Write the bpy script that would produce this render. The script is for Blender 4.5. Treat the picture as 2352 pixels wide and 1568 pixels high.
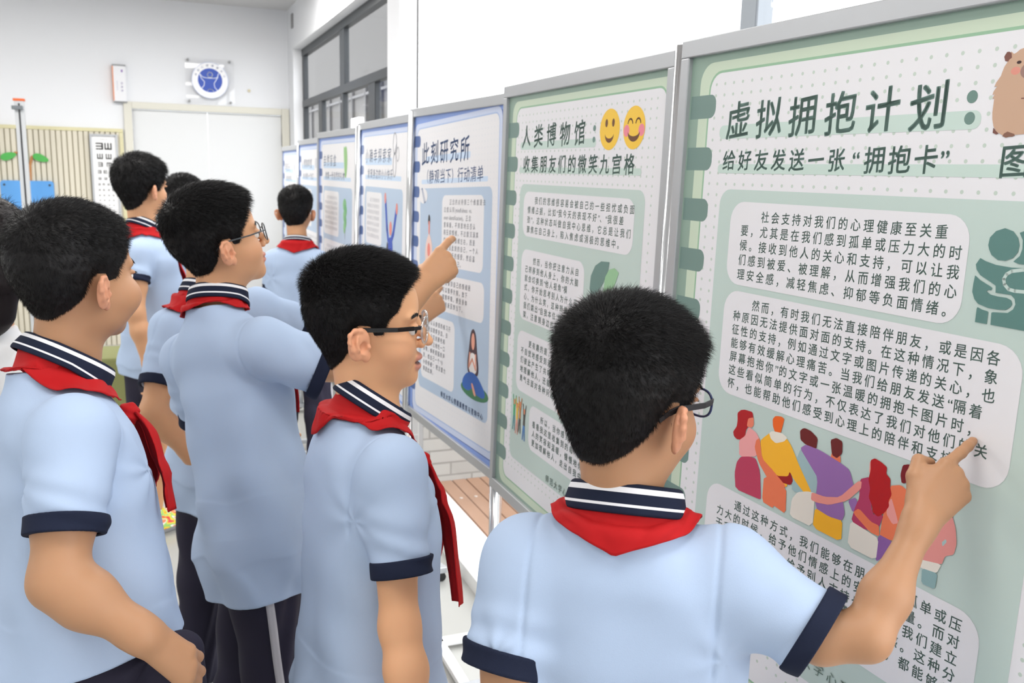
import bpy, bmesh, math, random
import numpy as np
from mathutils import Vector, Matrix
from mathutils.geometry import tessellate_polygon

SC = bpy.context.scene
COL = SC.collection
for _o in list(bpy.data.objects):
    bpy.data.objects.remove(_o)

# ------------------------------------------------------------------ camera
CAMH = 1.60
FPX, YAW, PITCH, ROLL = 2065.0, 0.3837, 0.1849, 0.0245


def cam_axes():
    cy, sy = math.cos(YAW), math.sin(YAW)
    f = np.array([sy * math.cos(PITCH), cy * math.cos(PITCH), -math.sin(PITCH)])
    r = np.array([cy, -sy, 0.0])
    u = np.cross(r, f)
    c, s = math.cos(ROLL), math.sin(ROLL)
    return c * r + s * u, -s * r + c * u, f


CR, CU, CF = cam_axes()
CP = np.array([0.0, 0.0, CAMH])


def at(x, y, depth):
    """the point seen at pixel x, y of the 2352x1568 photograph, at this depth in metres"""
    return CP + depth * (CF + CR * (x - 1176.0) / FPX - CU * (y - 784.0) / FPX)


cd = bpy.data.cameras.new('camera')
cam = bpy.data.objects.new('camera', cd)
COL.objects.link(cam)
cd.sensor_width = 36.0
cd.lens = FPX / 2352.0 * 36.0
cd.clip_start = 0.05
cd.clip_end = 200
M = Matrix.Identity(4)
for i in range(3):
    M[i][0], M[i][1], M[i][2], M[i][3] = CR[i], CU[i], -CF[i], CP[i]
cam.matrix_world = M
cd.dof.use_dof = True
cd.dof.focus_distance = 1.22
cd.dof.aperture_fstop = 10.0
SC.camera = cam

# ------------------------------------------------------------------ world, lamps, exposure
w = bpy.data.worlds.new('sky')
SC.world = w
w.use_nodes = True
bg = w.node_tree.nodes['Background']
bg.inputs[0].default_value = (0.96, 0.98, 1.0, 1)
bg.inputs[1].default_value = 4.0


def lamp(name, loc, sx, sy, energy, color=(1, 0.97, 0.93), rot=(0, 0, 0)):
    l = bpy.data.lights.new(name, 'AREA')
    l.shape = 'RECTANGLE'
    l.size, l.size_y = sx, sy
    l.energy = energy
    l.color = color
    o = bpy.data.objects.new(name, l)
    COL.objects.link(o)
    o.location = loc
    o.rotation_euler = rot
    return o


for lx in (-3.6, -1.6, 0.45):
    for ly in (-2.4, 0.6, 3.6, 6.4):
        lamp('ceiling_lamp', (lx, ly, 2.96), 1.2, 0.6, {-2.4: 17, 0.6: 18, 3.6: 28, 6.4: 62 if lx > 0 else 38}[ly])
SC.view_settings.view_transform = 'Standard'
SC.view_settings.look = 'None'
SC.view_settings.exposure = 0.0
SC.view_settings.gamma = 1.0
SC.cycles.use_denoising = True
SC.cycles.max_bounces = 8
SC.cycles.transparent_max_bounces = 12

# ------------------------------------------------------------------ helpers
def lin(c):
    return c / 12.92 if c <= 0.04045 else ((c + 0.055) / 1.055) ** 2.4


def rgb(h):
    if isinstance(h, str):
        return tuple(lin(int(h[i:i + 2], 16) / 255.0) for i in (0, 2, 4))
    return tuple(h)


MATS = {}


def mat(name, color, rough=0.5, metal=0.0, spec=0.5, sss=0.0, bump=None, coat=0.0, noise=None, emit=0.0):
    if name in MATS:
        return MATS[name]
    m = bpy.data.materials.new(name)
    m.use_nodes = True
    nt = m.node_tree
    b = nt.nodes['Principled BSDF']
    c = rgb(color)
    b.inputs['Base Color'].default_value = (*c, 1)
    b.inputs['Roughness'].default_value = rough
    b.inputs['Metallic'].default_value = metal
    b.inputs['Specular IOR Level'].default_value = spec
    if coat:
        b.inputs['Coat Weight'].default_value = coat
        b.inputs['Coat Roughness'].default_value = 0.25
    if sss:
        b.inputs['Subsurface Weight'].default_value = sss
        b.inputs['Subsurface Radius'].default_value = (1.0, 0.35, 0.2)
        b.inputs['Subsurface Scale'].default_value = 0.004
    if emit:
        b.inputs['Emission Color'].default_value = (*c, 1)
        b.inputs['Emission Strength'].default_value = emit
    tc = None
    if noise or bump:
        tc = nt.nodes.new('ShaderNodeTexCoord')
    if noise:                                  # (scale, amount): mottled colour
        n = nt.nodes.new('ShaderNodeTexNoise')
        n.inputs['Scale'].default_value = noise[0]
        n.inputs['Detail'].default_value = 4
        nt.links.new(tc.outputs['Object'], n.inputs['Vector'])
        mx = nt.nodes.new('ShaderNodeMix')
        mx.data_type = 'RGBA'
        mx.inputs['A'].default_value = (*[v * (1 - noise[1]) for v in c], 1)
        mx.inputs['B'].default_value = (*[min(1, v * (1 + noise[1])) for v in c], 1)
        nt.links.new(n.outputs['Fac'], mx.inputs['Factor'])
        nt.links.new(mx.outputs['Result'], b.inputs['Base Color'])
    if bump:                                   # (scale, strength, distance)
        n = nt.nodes.new('ShaderNodeTexNoise')
        n.inputs['Scale'].default_value = bump[0]
        n.inputs['Detail'].default_value = 3
        nt.links.new(tc.outputs['Object'], n.inputs['Vector'])
        bp = nt.nodes.new('ShaderNodeBump')
        bp.inputs['Strength'].default_value = bump[1]
        bp.inputs['Distance'].default_value = bump[2]
        nt.links.new(n.outputs['Fac'], bp.inputs['Height'])
        nt.links.new(bp.outputs['Normal'], b.inputs['Normal'])
    MATS[name] = m
    return m


def glass(name='glass', tint=(1, 1, 1), refl=0.06):
    if name in MATS:
        return MATS[name]
    m = bpy.data.materials.new(name)
    m.use_nodes = True
    nt = m.node_tree
    nt.nodes.remove(nt.nodes['Principled BSDF'])
    t = nt.nodes.new('ShaderNodeBsdfTransparent')
    t.inputs[0].default_value = (*tint, 1)
    g = nt.nodes.new('ShaderNodeBsdfGlossy')
    g.inputs['Roughness'].default_value = 0.02
    mx = nt.nodes.new('ShaderNodeMixShader')
    mx.inputs[0].default_value = refl
    nt.links.new(t.outputs[0], mx.inputs[1])
    nt.links.new(g.outputs[0], mx.inputs[2])
    nt.links.new(mx.outputs[0], nt.nodes['Material Output'].inputs[0])
    MATS[name] = m
    return m


def link(name, me, parent=None):
    o = bpy.data.objects.new(name, me)
    COL.objects.link(o)
    if parent is not None:
        o.parent = parent
        o.matrix_parent_inverse = Matrix.Identity(4)
    return o


def mesh(name, V, F, m, parent=None, mi=None, smooth=False):
    """one mesh object; F is a list of faces or an (n,k) integer array; m a material or a list of them"""
    me = bpy.data.meshes.new(name)
    V = np.asarray(V, dtype=np.float32)
    if isinstance(F, np.ndarray) and F.ndim == 2:
        n, k = F.shape
        me.vertices.add(len(V))
        me.vertices.foreach_set('co', V.ravel())
        me.loops.add(n * k)
        me.loops.foreach_set('vertex_index', F.astype(np.int32).ravel())
        me.polygons.add(n)
        me.polygons.foreach_set('loop_start', np.arange(0, n * k, k, dtype=np.int32))
        me.update(calc_edges=True)
    else:
        me.from_pydata([tuple(map(float, v)) for v in V], [], [tuple(int(i) for i in f) for f in F])
    ms = m if isinstance(m, (list, tuple)) else [m]
    for x in ms:
        me.materials.append(x)
    if mi is not None:
        me.polygons.foreach_set('material_index', np.asarray(mi, dtype=np.int32))
    if smooth:
        me.polygons.foreach_set('use_smooth', np.ones(len(me.polygons), dtype=bool))
    me.update()
    return link(name, me, parent)


def tag(o, label=None, cat=None, group=None, kind=None):
    if label:
        o['label'] = label
    if cat:
        o['category'] = cat
    if group:
        o['group'] = group
    if kind:
        o['kind'] = kind
    return o


def empty(name, loc, rz=0.0):
    o = bpy.data.objects.new(name, None)
    COL.objects.link(o)
    o.location = loc
    o.rotation_euler = (0, 0, rz)
    o.empty_display_size = 0.1
    return o


def sub(a, b):
    return tuple(x - y for x, y in zip(a, b))


class MB:
    """collects boxes and tubes into one mesh"""

    def __init__(s):
        s.v, s.f, s.mi = [], [], []

    def add(s, V, F, mi=0):
        k = len(s.v)
        s.v += [tuple(map(float, p)) for p in V]
        s.f += [tuple(i + k for i in f) for f in F]
        s.mi += [mi] * len(F)

    def box(s, a, b, mi=0, ax=None, o=(0, 0, 0)):
        x0, y0, z0 = a
        x1, y1, z1 = b
        P = [(x0, y0, z0), (x1, y0, z0), (x1, y1, z0), (x0, y1, z0), (x0, y0, z1), (x1, y0, z1), (x1, y1, z1), (x0, y1, z1)]
        if ax is not None:
            A, B, Cc = [np.array(q, float) for q in ax]
            P = [np.array(o, float) + A * p[0] + B * p[1] + Cc * p[2] for p in P]
        s.add(P, [(0, 3, 2, 1), (4, 5, 6, 7), (0, 1, 5, 4), (1, 2, 6, 5), (2, 3, 7, 6), (3, 0, 4, 7)], mi)
        return s

    def tube(s, pts, r, n=12, mi=0, caps=True):
        pts = [np.array(p, float) for p in pts]
        rs = r if isinstance(r, (list, tuple)) else [r] * len(pts)
        rings = []
        t0 = pts[1] - pts[0]
        t0 /= np.linalg.norm(t0)
        h = np.array([0, 0, 1.0]) if abs(t0[2]) < 0.9 else np.array([1.0, 0, 0])
        u = np.cross(t0, h)
        u /= np.linalg.norm(u)
        V = []
        for i, p in enumerate(pts):
            t = pts[min(i + 1, len(pts) - 1)] - pts[max(i - 1, 0)]
            t /= np.linalg.norm(t)
            u = u - t * (u @ t)
            u /= np.linalg.norm(u)
            w_ = np.cross(t, u)
            for k in range(n):
                a = 2 * math.pi * k / n
                V.append(p + rs[i] * (math.cos(a) * u + math.sin(a) * w_))
        F = []
        for i in range(len(pts) - 1):
            for k in range(n):
                a, b = i * n + k, i * n + (k + 1) % n
                F.append((a, b, b + n, a + n))
        if caps:
            F.append(tuple(range(n))[::-1])
            F.append(tuple(range((len(pts) - 1) * n, len(pts) * n)))
        s.add(V, F, mi)
        return s

    def build(s, name, m, parent=None, bevel=0.0, smooth=False, origin=None):
        V = np.array(s.v)
        if origin is not None:
            V = V - np.array(origin)
        o = mesh(name, V, s.f, m, parent, s.mi, smooth)
        if origin is not None:
            o.location = origin
        if bevel:
            md = o.modifiers.new('bevel', 'BEVEL')
            md.width = bevel
            md.segments = 2
            md.limit_method = 'ANGLE'
        return o


def box(name, a, b, m, parent=None, bevel=0.0):
    return MB().box(a, b).build(name, m, parent, bevel)


def struct(o):
    o['kind'] = 'structure'
    return o


# ------------------------------------------------------------------ flat printed artwork (posters, plaques, charts)
GL = {}


def glyph(ch):
    key = ch
    if key not in GL:
        cu = bpy.data.curves.new('g', 'FONT')
        cu.body = ch
        cu.resolution_u = 2
        o = bpy.data.objects.new('g', cu)
        COL.objects.link(o)
        me = bpy.data.meshes.new_from_object(o.evaluated_get(bpy.context.evaluated_depsgraph_get()))
        GL[key] = ([(v.co.x, v.co.y) for v in me.vertices], [tuple(p.vertices) for p in me.polygons])
        bpy.data.objects.remove(o)
        bpy.data.curves.remove(cu)
        bpy.data.meshes.remove(me)
    return GL[key]


def paper(h):
    return mat('print_' + h, h, rough=0.42, spec=0.35)


def rr(x0, y0, x1, y1, r, n=6, corners=(1, 1, 1, 1)):
    """rounded rectangle, y down; corners tl, tr, br, bl"""
    P = []
    for (cx, cy, a0, on, sx, sy) in ((x0 + r, y0 + r, 180, corners[0], x0, y0), (x1 - r, y0 + r, 270, corners[1], x1, y0),
                                     (x1 - r, y1 - r, 0, corners[2], x1, y1), (x0 + r, y1 - r, 90, corners[3], x0, y1)):
        if on:
            for k in range(n + 1):
                a = math.radians(a0 + 90.0 * k / n)
                P.append((cx + r * math.cos(a), cy + r * math.sin(a)))
        else:
            P.append((sx, sy))
    return P


def soft(P, n=2, c=.22):
    """round the corners of an outline"""
    for _ in range(n):
        Q = []
        for (ax, ay), (bx, by) in zip(P, P[1:] + P[:1]):
            Q += [(ax * (1 - c) + bx * c, ay * (1 - c) + by * c), (ax * c + bx * (1 - c), ay * c + by * (1 - c))]
        P = Q
    return P


def ell(cx, cy, rx, ry, n=24, a0=0, a1=360):
    return [(cx + rx * math.cos(math.radians(a0 + (a1 - a0) * k / n)), cy + ry * math.sin(math.radians(a0 + (a1 - a0) * k / n)))
            for k in range(n + (0 if a1 - a0 == 360 else 1))]


class Art:
    """artwork in millimetres, x right and y down; every shape lies a hair above the one before"""

    def __init__(s, rot=0.0, cen=(0, 0), clip=None):
        s.v, s.f, s.mi, s.cols, s.z = [], [], [], [], 0
        s.rot, s.cen, s.clip = math.radians(rot), cen, clip

    def ci(s, h):
        if h not in s.cols:
            s.cols.append(h)
        return s.cols.index(h)

    def up(s):
        s.z += 1
        return s

    def put(s, pts, faces, h, rot=True):
        k = len(s.v)
        c, sn = math.cos(s.rot), math.sin(s.rot)
        for x, y in pts:
            if rot and s.rot:
                x, y = x - s.cen[0], y - s.cen[1]
                x, y = c * x - sn * y + s.cen[0], sn * x + c * y + s.cen[1]
            if s.clip:
                x = min(max(x, s.clip[0]), s.clip[2])
                y = min(max(y, s.clip[1]), s.clip[3])
            s.v.append((x / 1000.0, -y / 1000.0, s.z * 1.5e-5))
        i = s.ci(h)
        for f in faces:
            s.f.append(tuple(a + k for a in f))
            s.mi.append(i)

    def poly(s, P, h, rot=True):
        s.up()
        tri = tessellate_polygon([[Vector((x, y, 0)) for x, y in P]])
        s.put(P, tri, h, rot)
        return s

    def dots(s, pts, r, h, n=8):
        s.up()
        for x, y in pts:
            P = ell(x, y, r, r, n)
            s.put(P, [tuple(range(n))], h)

    def line(s, pts, wd, h):
        s.up()
        for (x0, y0), (x1, y1) in zip(pts[:-1], pts[1:]):
            L = math.hypot(x1 - x0, y1 - y0) or 1
            nx, ny = -(y1 - y0) / L * wd / 2, (x1 - x0) / L * wd / 2
            ex, ey = (x1 - x0) / L * wd * .3, (y1 - y0) / L * wd * .3
            s.put([(x0 - ex + nx, y0 - ey + ny), (x1 + ex + nx, y1 + ey + ny), (x1 + ex - nx, y1 + ey - ny), (x0 - ex - nx, y0 - ey - ny)], [(0, 1, 2, 3)], h)

    def text(s, x, yc, txt, size, pitch, h, bold=0.0, slant=0.06, sx=1.0):
        """characters centred on yc, the first one starting at x"""
        s.up()
        for ch in txt:
            if ch in ' \u3000':
                x += pitch * (0.5 if ch == ' ' else 1)
                continue
            V, F = glyph(ch)
            if V:
                wide = ord(ch) > 0x2e00
                xm = max(v[0] for v in V)
                for bx, by in (((-bold, -bold), (bold, bold), (-bold, bold), (bold, -bold)) if bold > 0.009 else ((-bold, 0), (bold, 0)) if bold else ((0, 0),)):
                    s.put([(x + (v[0] + bx) * size * sx, yc - (v[1] - 0.38 + by + slant * (v[0] - 0.5)) * size) for v in V], F, h)
                x += pitch if wide else (xm + 0.08) * size * sx
        return x

    def para(s, x, y, lines, size, pitch, lead, h, indent=2, bold=0.0, x0=None):
        for i, t in enumerate(lines):
            s.text(x + (indent * pitch if i == 0 else 0), y + i * lead, t, size, pitch, h, bold)

    def build(s, name, parent, loc=None, axes=None):
        V = np.array(s.v)
        if axes is not None:
            X, Y, Z = [np.array(a, float) for a in axes]
            V = np.array(loc) + V[:, :1] * X + V[:, 1:2] * Y + V[:, 2:3] * Z
        return mesh(name, V, s.f, [paper(c) for c in s.cols], parent, s.mi)

# ------------------------------------------------------------------ the room (structure)
WX, BY, CZ = 1.24, 8.70, 2.995
m_wall = mat('white_plaster', 'e4e6ea', rough=0.8, spec=0.2, noise=(1.5, 0.012))
m_ceil = mat('ceiling_plaster', 'cfcfd0', rough=0.9, spec=0.1)
m_floor = mat('floor_tile', 'adada9', rough=0.2, spec=0.5, noise=(0.9, 0.03))
m_alu = mat('dark_aluminium', '33373b', rough=0.4, metal=0.3)
m_frame_door = mat('cream_door_frame', 'd3d1c6', rough=0.5)
m_door = mat('white_door_leaf', 'd8dadc', rough=0.45)
m_glass = glass()

struct(MB().box((-5.2, -4.2, -0.1), (1.0995, 8.9, 0)).box((1.0995, 4.4005, -.1), (1.24, 8.9, 0)).build('floor', m_floor))
struct(box('ceiling', (-5.2, -4.2, CZ), (1.5, 8.9, CZ + 0.1), m_ceil))
struct(box('wall_left', (-5.2, -4.2, 0), (-5.0, 8.9, CZ), m_wall))
struct(box('wall_front', (-5.0, -4.2, 0), (1.44, -4.0, CZ), m_wall))
struct(MB().box((-5.0, BY, 0), (-0.10, BY + 0.2, CZ)).box((1.18, BY, 0), (1.37, BY + 0.2, CZ)).box((-0.10, BY, 2.075), (1.18, BY + 0.2, CZ)).build('wall_back', m_wall))
# window wall: window_1 (deep, dark aluminium) far away, then a pier, then the wide glazing of window_2
W1A, W1B, W1S, W1T = 4.98, 8.40, 0.95, 2.63
struct(MB().box((WX, W1A, W1T), (WX + 0.13, BY, CZ)).box((WX, W1B, 0), (WX + 0.13, BY, W1T)).box((WX, W1A, 0), (WX + 0.13, W1B, W1S))
       .box((WX, 4.72, 0), (WX + 0.09, W1A, CZ)).box((WX, -4.0, 2.90), (WX + 0.2, 4.72, CZ)).box((WX, -4.0, 0), (WX + 0.2, -3.4, CZ)).build('wall_right', m_wall))


def brick(name, h1, h2, mortar, scale, rough=0.7, ms=0.012, sq=1.0):
    m = bpy.data.materials.new(name)
    m.use_nodes = True
    nt = m.node_tree
    b = nt.nodes['Principled BSDF']
    b.inputs['Roughness'].default_value = rough
    tc = nt.nodes.new('ShaderNodeTexCoord')
    mp = nt.nodes.new('ShaderNodeMapping')
    br = nt.nodes.new('ShaderNodeTexBrick')
    br.inputs['Color1'].default_value = (*rgb(h1), 1)
    br.inputs['Color2'].default_value = (*rgb(h2), 1)
    br.inputs['Mortar'].default_value = (*rgb(mortar), 1)
    br.inputs['Scale'].default_value = scale
    br.inputs['Mortar Size'].default_value = ms
    br.inputs['Brick Width'].default_value = 0.24 * 4
    br.inputs['Row Height'].default_value = 0.07 * 4
    nt.links.new(tc.outputs['Object'], mp.inputs['Vector'])
    nt.links.new(mp.outputs[0], br.inputs['Vector'])
    nt.links.new(br.outputs['Color'], b.inputs['Base Color'])
    bp = nt.nodes.new('ShaderNodeBump')
    bp.inputs['Strength'].default_value = 0.4
    bp.inputs['Distance'].default_value = 0.004
    nt.links.new(br.outputs['Fac'], bp.inputs['Height'])
    bp.invert = True
    nt.links.new(bp.outputs['Normal'], b.inputs['Normal'])
    return m, mp


m_gbrick, mp = brick('grey_brick_tile', '8f9090', '9c9c9b', 'a9a9a8', 4.0)
mp.inputs['Rotation'].default_value = (math.radians(90), 0, math.radians(90))
struct(MB().box((WX - 0.014, 4.40, 0), (WX - .0005, BY, 0.92)).box((WX - .0005, 4.40, 0), (WX + 0.045, 4.719, 0.92)).build('trim_1', m_gbrick))
m_wbrick, mp = brick('white_painted_brick', 'a6a5a1', '9b9a96', '83827e', 4.0, ms=0.02)
mp.inputs['Rotation'].default_value = (math.radians(90), 0, 0)

# window_1: dark aluminium frame with fixed lights above and sliding ones below
FX = WX + 0.075
wm = MB()
for (y0, y1, z0, z1, e) in ((W1A, W1B, W1T - 0.06, W1T, 0), (W1A, W1B, W1S, W1S + 0.06, 0), (W1A, W1A + 0.05, W1S, W1T, 1), (W1B - 0.07, W1B, W1S, W1T, 1),
                            (W1A, W1B, 2.13, 2.19, 0), (6.55, 6.72, 2.16, W1T, 2), (6.60, 6.66, W1S, 2.16, 2), (7.46, 7.62, W1S, 2.16, 2), (5.62, 5.80, W1S, 2.16, 2)):
    wm.box((FX + .003 * e, y0 + .0007 * e, z0 + .0007 * e), (FX + 0.05 - .003 * e, y1 - .0007 * e, z1 - .0007 * e))
win1 = struct(wm.build('window_1', m_alu, bevel=0.004))
g1 = MB()
for (y0, y1, z0, z1) in ((W1A, 6.6, 2.16, W1T), (6.68, W1B, 2.16, W1T), (W1A, 6.62, W1S, 2.15), (6.62, W1B, W1S, 2.15)):
    g1.box((FX + 0.02, y0, z0), (FX + 0.026, y1, z1))
g1.build('window_pane', m_glass, win1)

# window_2: wide glazing towards the terrace
wm = MB()
for (y0, y1, z0, z1) in ((-3.34, 4.72, 2.84, 2.90), (-3.4, -3.34, 0.061, 2.9), (1.705, 1.765, 0.061, 2.84), (-0.9, -0.84, 0.061, 2.84)):
    wm.box((WX + 0.0, y0, z0), (WX + 0.045, y1, z1))
win2 = struct(wm.build('window_2', mat('grey_aluminium', '8d949b', rough=0.35, metal=0.4), bevel=0.004))
struct(win2)
g2 = MB()
for (y0, y1) in ((-3.34, -0.9), (-0.84, 1.705), (1.765, 4.74)):
    g2.box((WX + 0.019, y0, 0.061), (WX + 0.025, y1, 2.84))
g2.build('window_pane', glass('clear_glass', refl=0.02), win2)
struct(box('trim_2', (1.10, -4.0, -0.1), (WX + 0.045, 4.40, 0.06), mat('white_sill', 'ececea', rough=0.3), bevel=0.003))

# double door in the back wall
t = MB().box((-0.166, BY - 0.03, 0), (-0.10, BY + 0.05, 2.13)).box((1.17, BY - 0.03, 0), (1.236, BY + 0.05, 2.13)).box((-0.0995, BY - 0.031, 2.072), (1.1695, BY + 0.05, 2.129))
struct(t.build('trim_3', m_frame_door, bevel=0.004))
for i, (x0, x1, hx) in enumerate(((-0.098, 0.522, 0.47), (0.526, 1.168, 0.58))):
    d = struct(box('door_%d' % (i + 1), (x0, BY + 0.015, 0.01), (x1, BY + 0.055, 2.068), m_door, bevel=0.003))
    ob = MB().tube([(hx, BY - 0.03, 1.05), (hx + (0.1 if i == 0 else -0.1), BY - 0.03, 1.05)], 0.009).tube([(hx, BY + 0.014, 1.05), (hx, BY - 0.035, 1.05)], 0.011)
    ob.build('door_handle', mat('steel', 'b9bbbd', rough=0.3, metal=1.0), d, smooth=True)
    hm = MB()
    for z in (0.3, 1.05, 1.85):
        hx2 = x0 - 0.004 if i == 0 else x1 + 0.002
        hm.box((hx2, BY + 0.0, z - 0.05), (hx2 + 0.006, BY + 0.02, z + 0.05))
    hm.build('hinge', mat('steel', 'b9bbbd', rough=0.3, metal=1.0), d)

# slatted wainscot left of the door
sm = MB()
x = -5.0
while x < -0.215:
    sm.box((x + 0.005, BY - 0.022, 0), (x + 0.037, BY - 0.006, 1.865))
    x += 0.0425
sm.box((-5.0, BY - 0.008, 0), (-0.18, BY, 1.87), 1)
struct(sm.build('trim_4', [mat('beige_slat', 'd6d0bf', rough=0.6), mat('beige_groove', 'b9b39f', rough=0.7)]))
struct(MB().box((-5.0, BY - 0.03, 1.865), (-0.18, BY, 1.895)).box((-0.212, BY - 0.03, 0), (-0.18, BY, 1.865)).build('trim_5', mat('cream_edge_trim', 'd3cda6', rough=0.5), bevel=0.003))
struct(box('baseboard_left', (-5.0, -4.0, 0), (-4.985, 8.7, 0.1), mat('grey_skirting', '9a9a98')))

# ------------------------------------------------------------------ terrace outside
m_deck = mat('terracotta_deck_board', '9a7861', rough=0.6, noise=(7, 0.12))
dk = MB()
x = 1.29
while x < 4.4:
    dk.box((x, -4.5, -0.10), (x + 0.0745, 4.40, -0.03))
    x += 0.079
struct(dk.build('terrace_floor', m_deck, bevel=0.004))
sc_ = MB()
for q in range(10):
    for k in range(14):
        y = 4.12 - k * 0.46
        sc_.tube([(1.29 + q * .079 + 0.037, y, -0.031), (1.29 + q * .079 + 0.037, y, -0.027)], 0.009, 8)
o = sc_.build('deck_screws', mat('pale_screw_cap', 'b9b0a8', rough=0.4))
tag(o, 'pale round screw caps in the terracotta deck boards', 'screws', kind='stuff')
struct(box('terrace_wall', (1.286, 4.40, -0.1), (4.4, 4.62, 1.25), m_wbrick))
struct(box('ground', (1.38, -6, -0.4), (14, 20, -0.11), mat('pale_paving', '8f8d89', rough=0.8)))
# grey building seen through window_1
fm = MB().box((2.9, 10.9, 0), (3.1, 30, 5.2))
fac = struct(fm.build('facade_wall', mat('grey_render', '4f4e4d', rough=0.8, noise=(2, 0.05))))
fb = MB()
for z in (0.9, 1.75, 2.02, 2.62, 2.78):
    fb.box((2.86, 10.9, z), (2.9, 20.4, z + 0.035))
for k in range(11):
    fb.box((2.86, 10.95 + k * 0.9, 0.9), (2.895, 10.99 + k * 0.9, 2.8))
fb.build('facade_rail', mat('dark_rail', '4a4a4c', rough=0.6), fac)
t = box('wall_lamp', (2.80, 12.9, 2.15), (2.865, 13.4, 2.32), mat('lit_lamp', (1, 1, 1), emit=6.0))
tag(t, 'small bright white lamp seen through the dark framed window', 'lamp')

# ------------------------------------------------------------------ posters
ZH = {'title': '6f8d85', 'text': '758f88', 'ring': '76918a', 'bg': '93ac9e', 'light': 'ccdcc6', 'edge': '98bfa0', 'page': 'e9e9ed', 'box': 'c4d6d0',
      'band': 'c8dcd4', 'dot': 'c5d3c9', 'foot': '8ea39c'}
ZB = {'title': '5470a0', 'text': '5b6472', 'ring': '4a659c', 'bg': '86a2e0', 'light': 'ccd7f0', 'edge': 'a9bfe4', 'page': 'e8e8eb', 'box': 'b5c8de',
      'band': 'c9dcf2', 'dot': 'dfe2e8', 'foot': '5b6f96'}
PW_, PH_ = 806, 1050


def base(c, rot=0.0, dots=True, boxes=(108, 222, 728, 951)):
    a = Art(rot, (403, 525), (0, 0, PW_, PH_))
    a.poly([(0, 0), (PW_, 0), (PW_, PH_), (0, PH_)], c['bg'], rot=False)
    if rot:
        a.poly(rr(22, 22, 815, 1046, 34), '4e68ac')
    a.poly(rr(28, 13, 830 if not rot else 795, 1042, 34), c['light'])
    a.poly(rr(54, 28, 801 if not rot else 779, 1022, 31), c['edge'])
    a.poly(rr(58, 32, 797 if not rot else 775, 1018, 28), c['page'])
    if dots:
        P = []
        for r in range(52):
            for k in range(31):
                P.append((74 + 23.0 * k, 50 + 18.2 * r))
        a.dots([p for p in P if p[0] < 790 and not (boxes[0] < p[0] < boxes[2] and boxes[1] < p[1] < boxes[3])], 2.7, c['dot'])
    for k in range(11):
        y = 85 + 87.3 * k
        a.poly(rr(4, y - 19.5, 76, y + 19.5, 15, corners=(0, 1, 1, 0)), c['ring'], rot=False)
    a.poly(rr(boxes[0], boxes[1], boxes[2], boxes[3], 26), c['box'])
    return a


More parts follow.
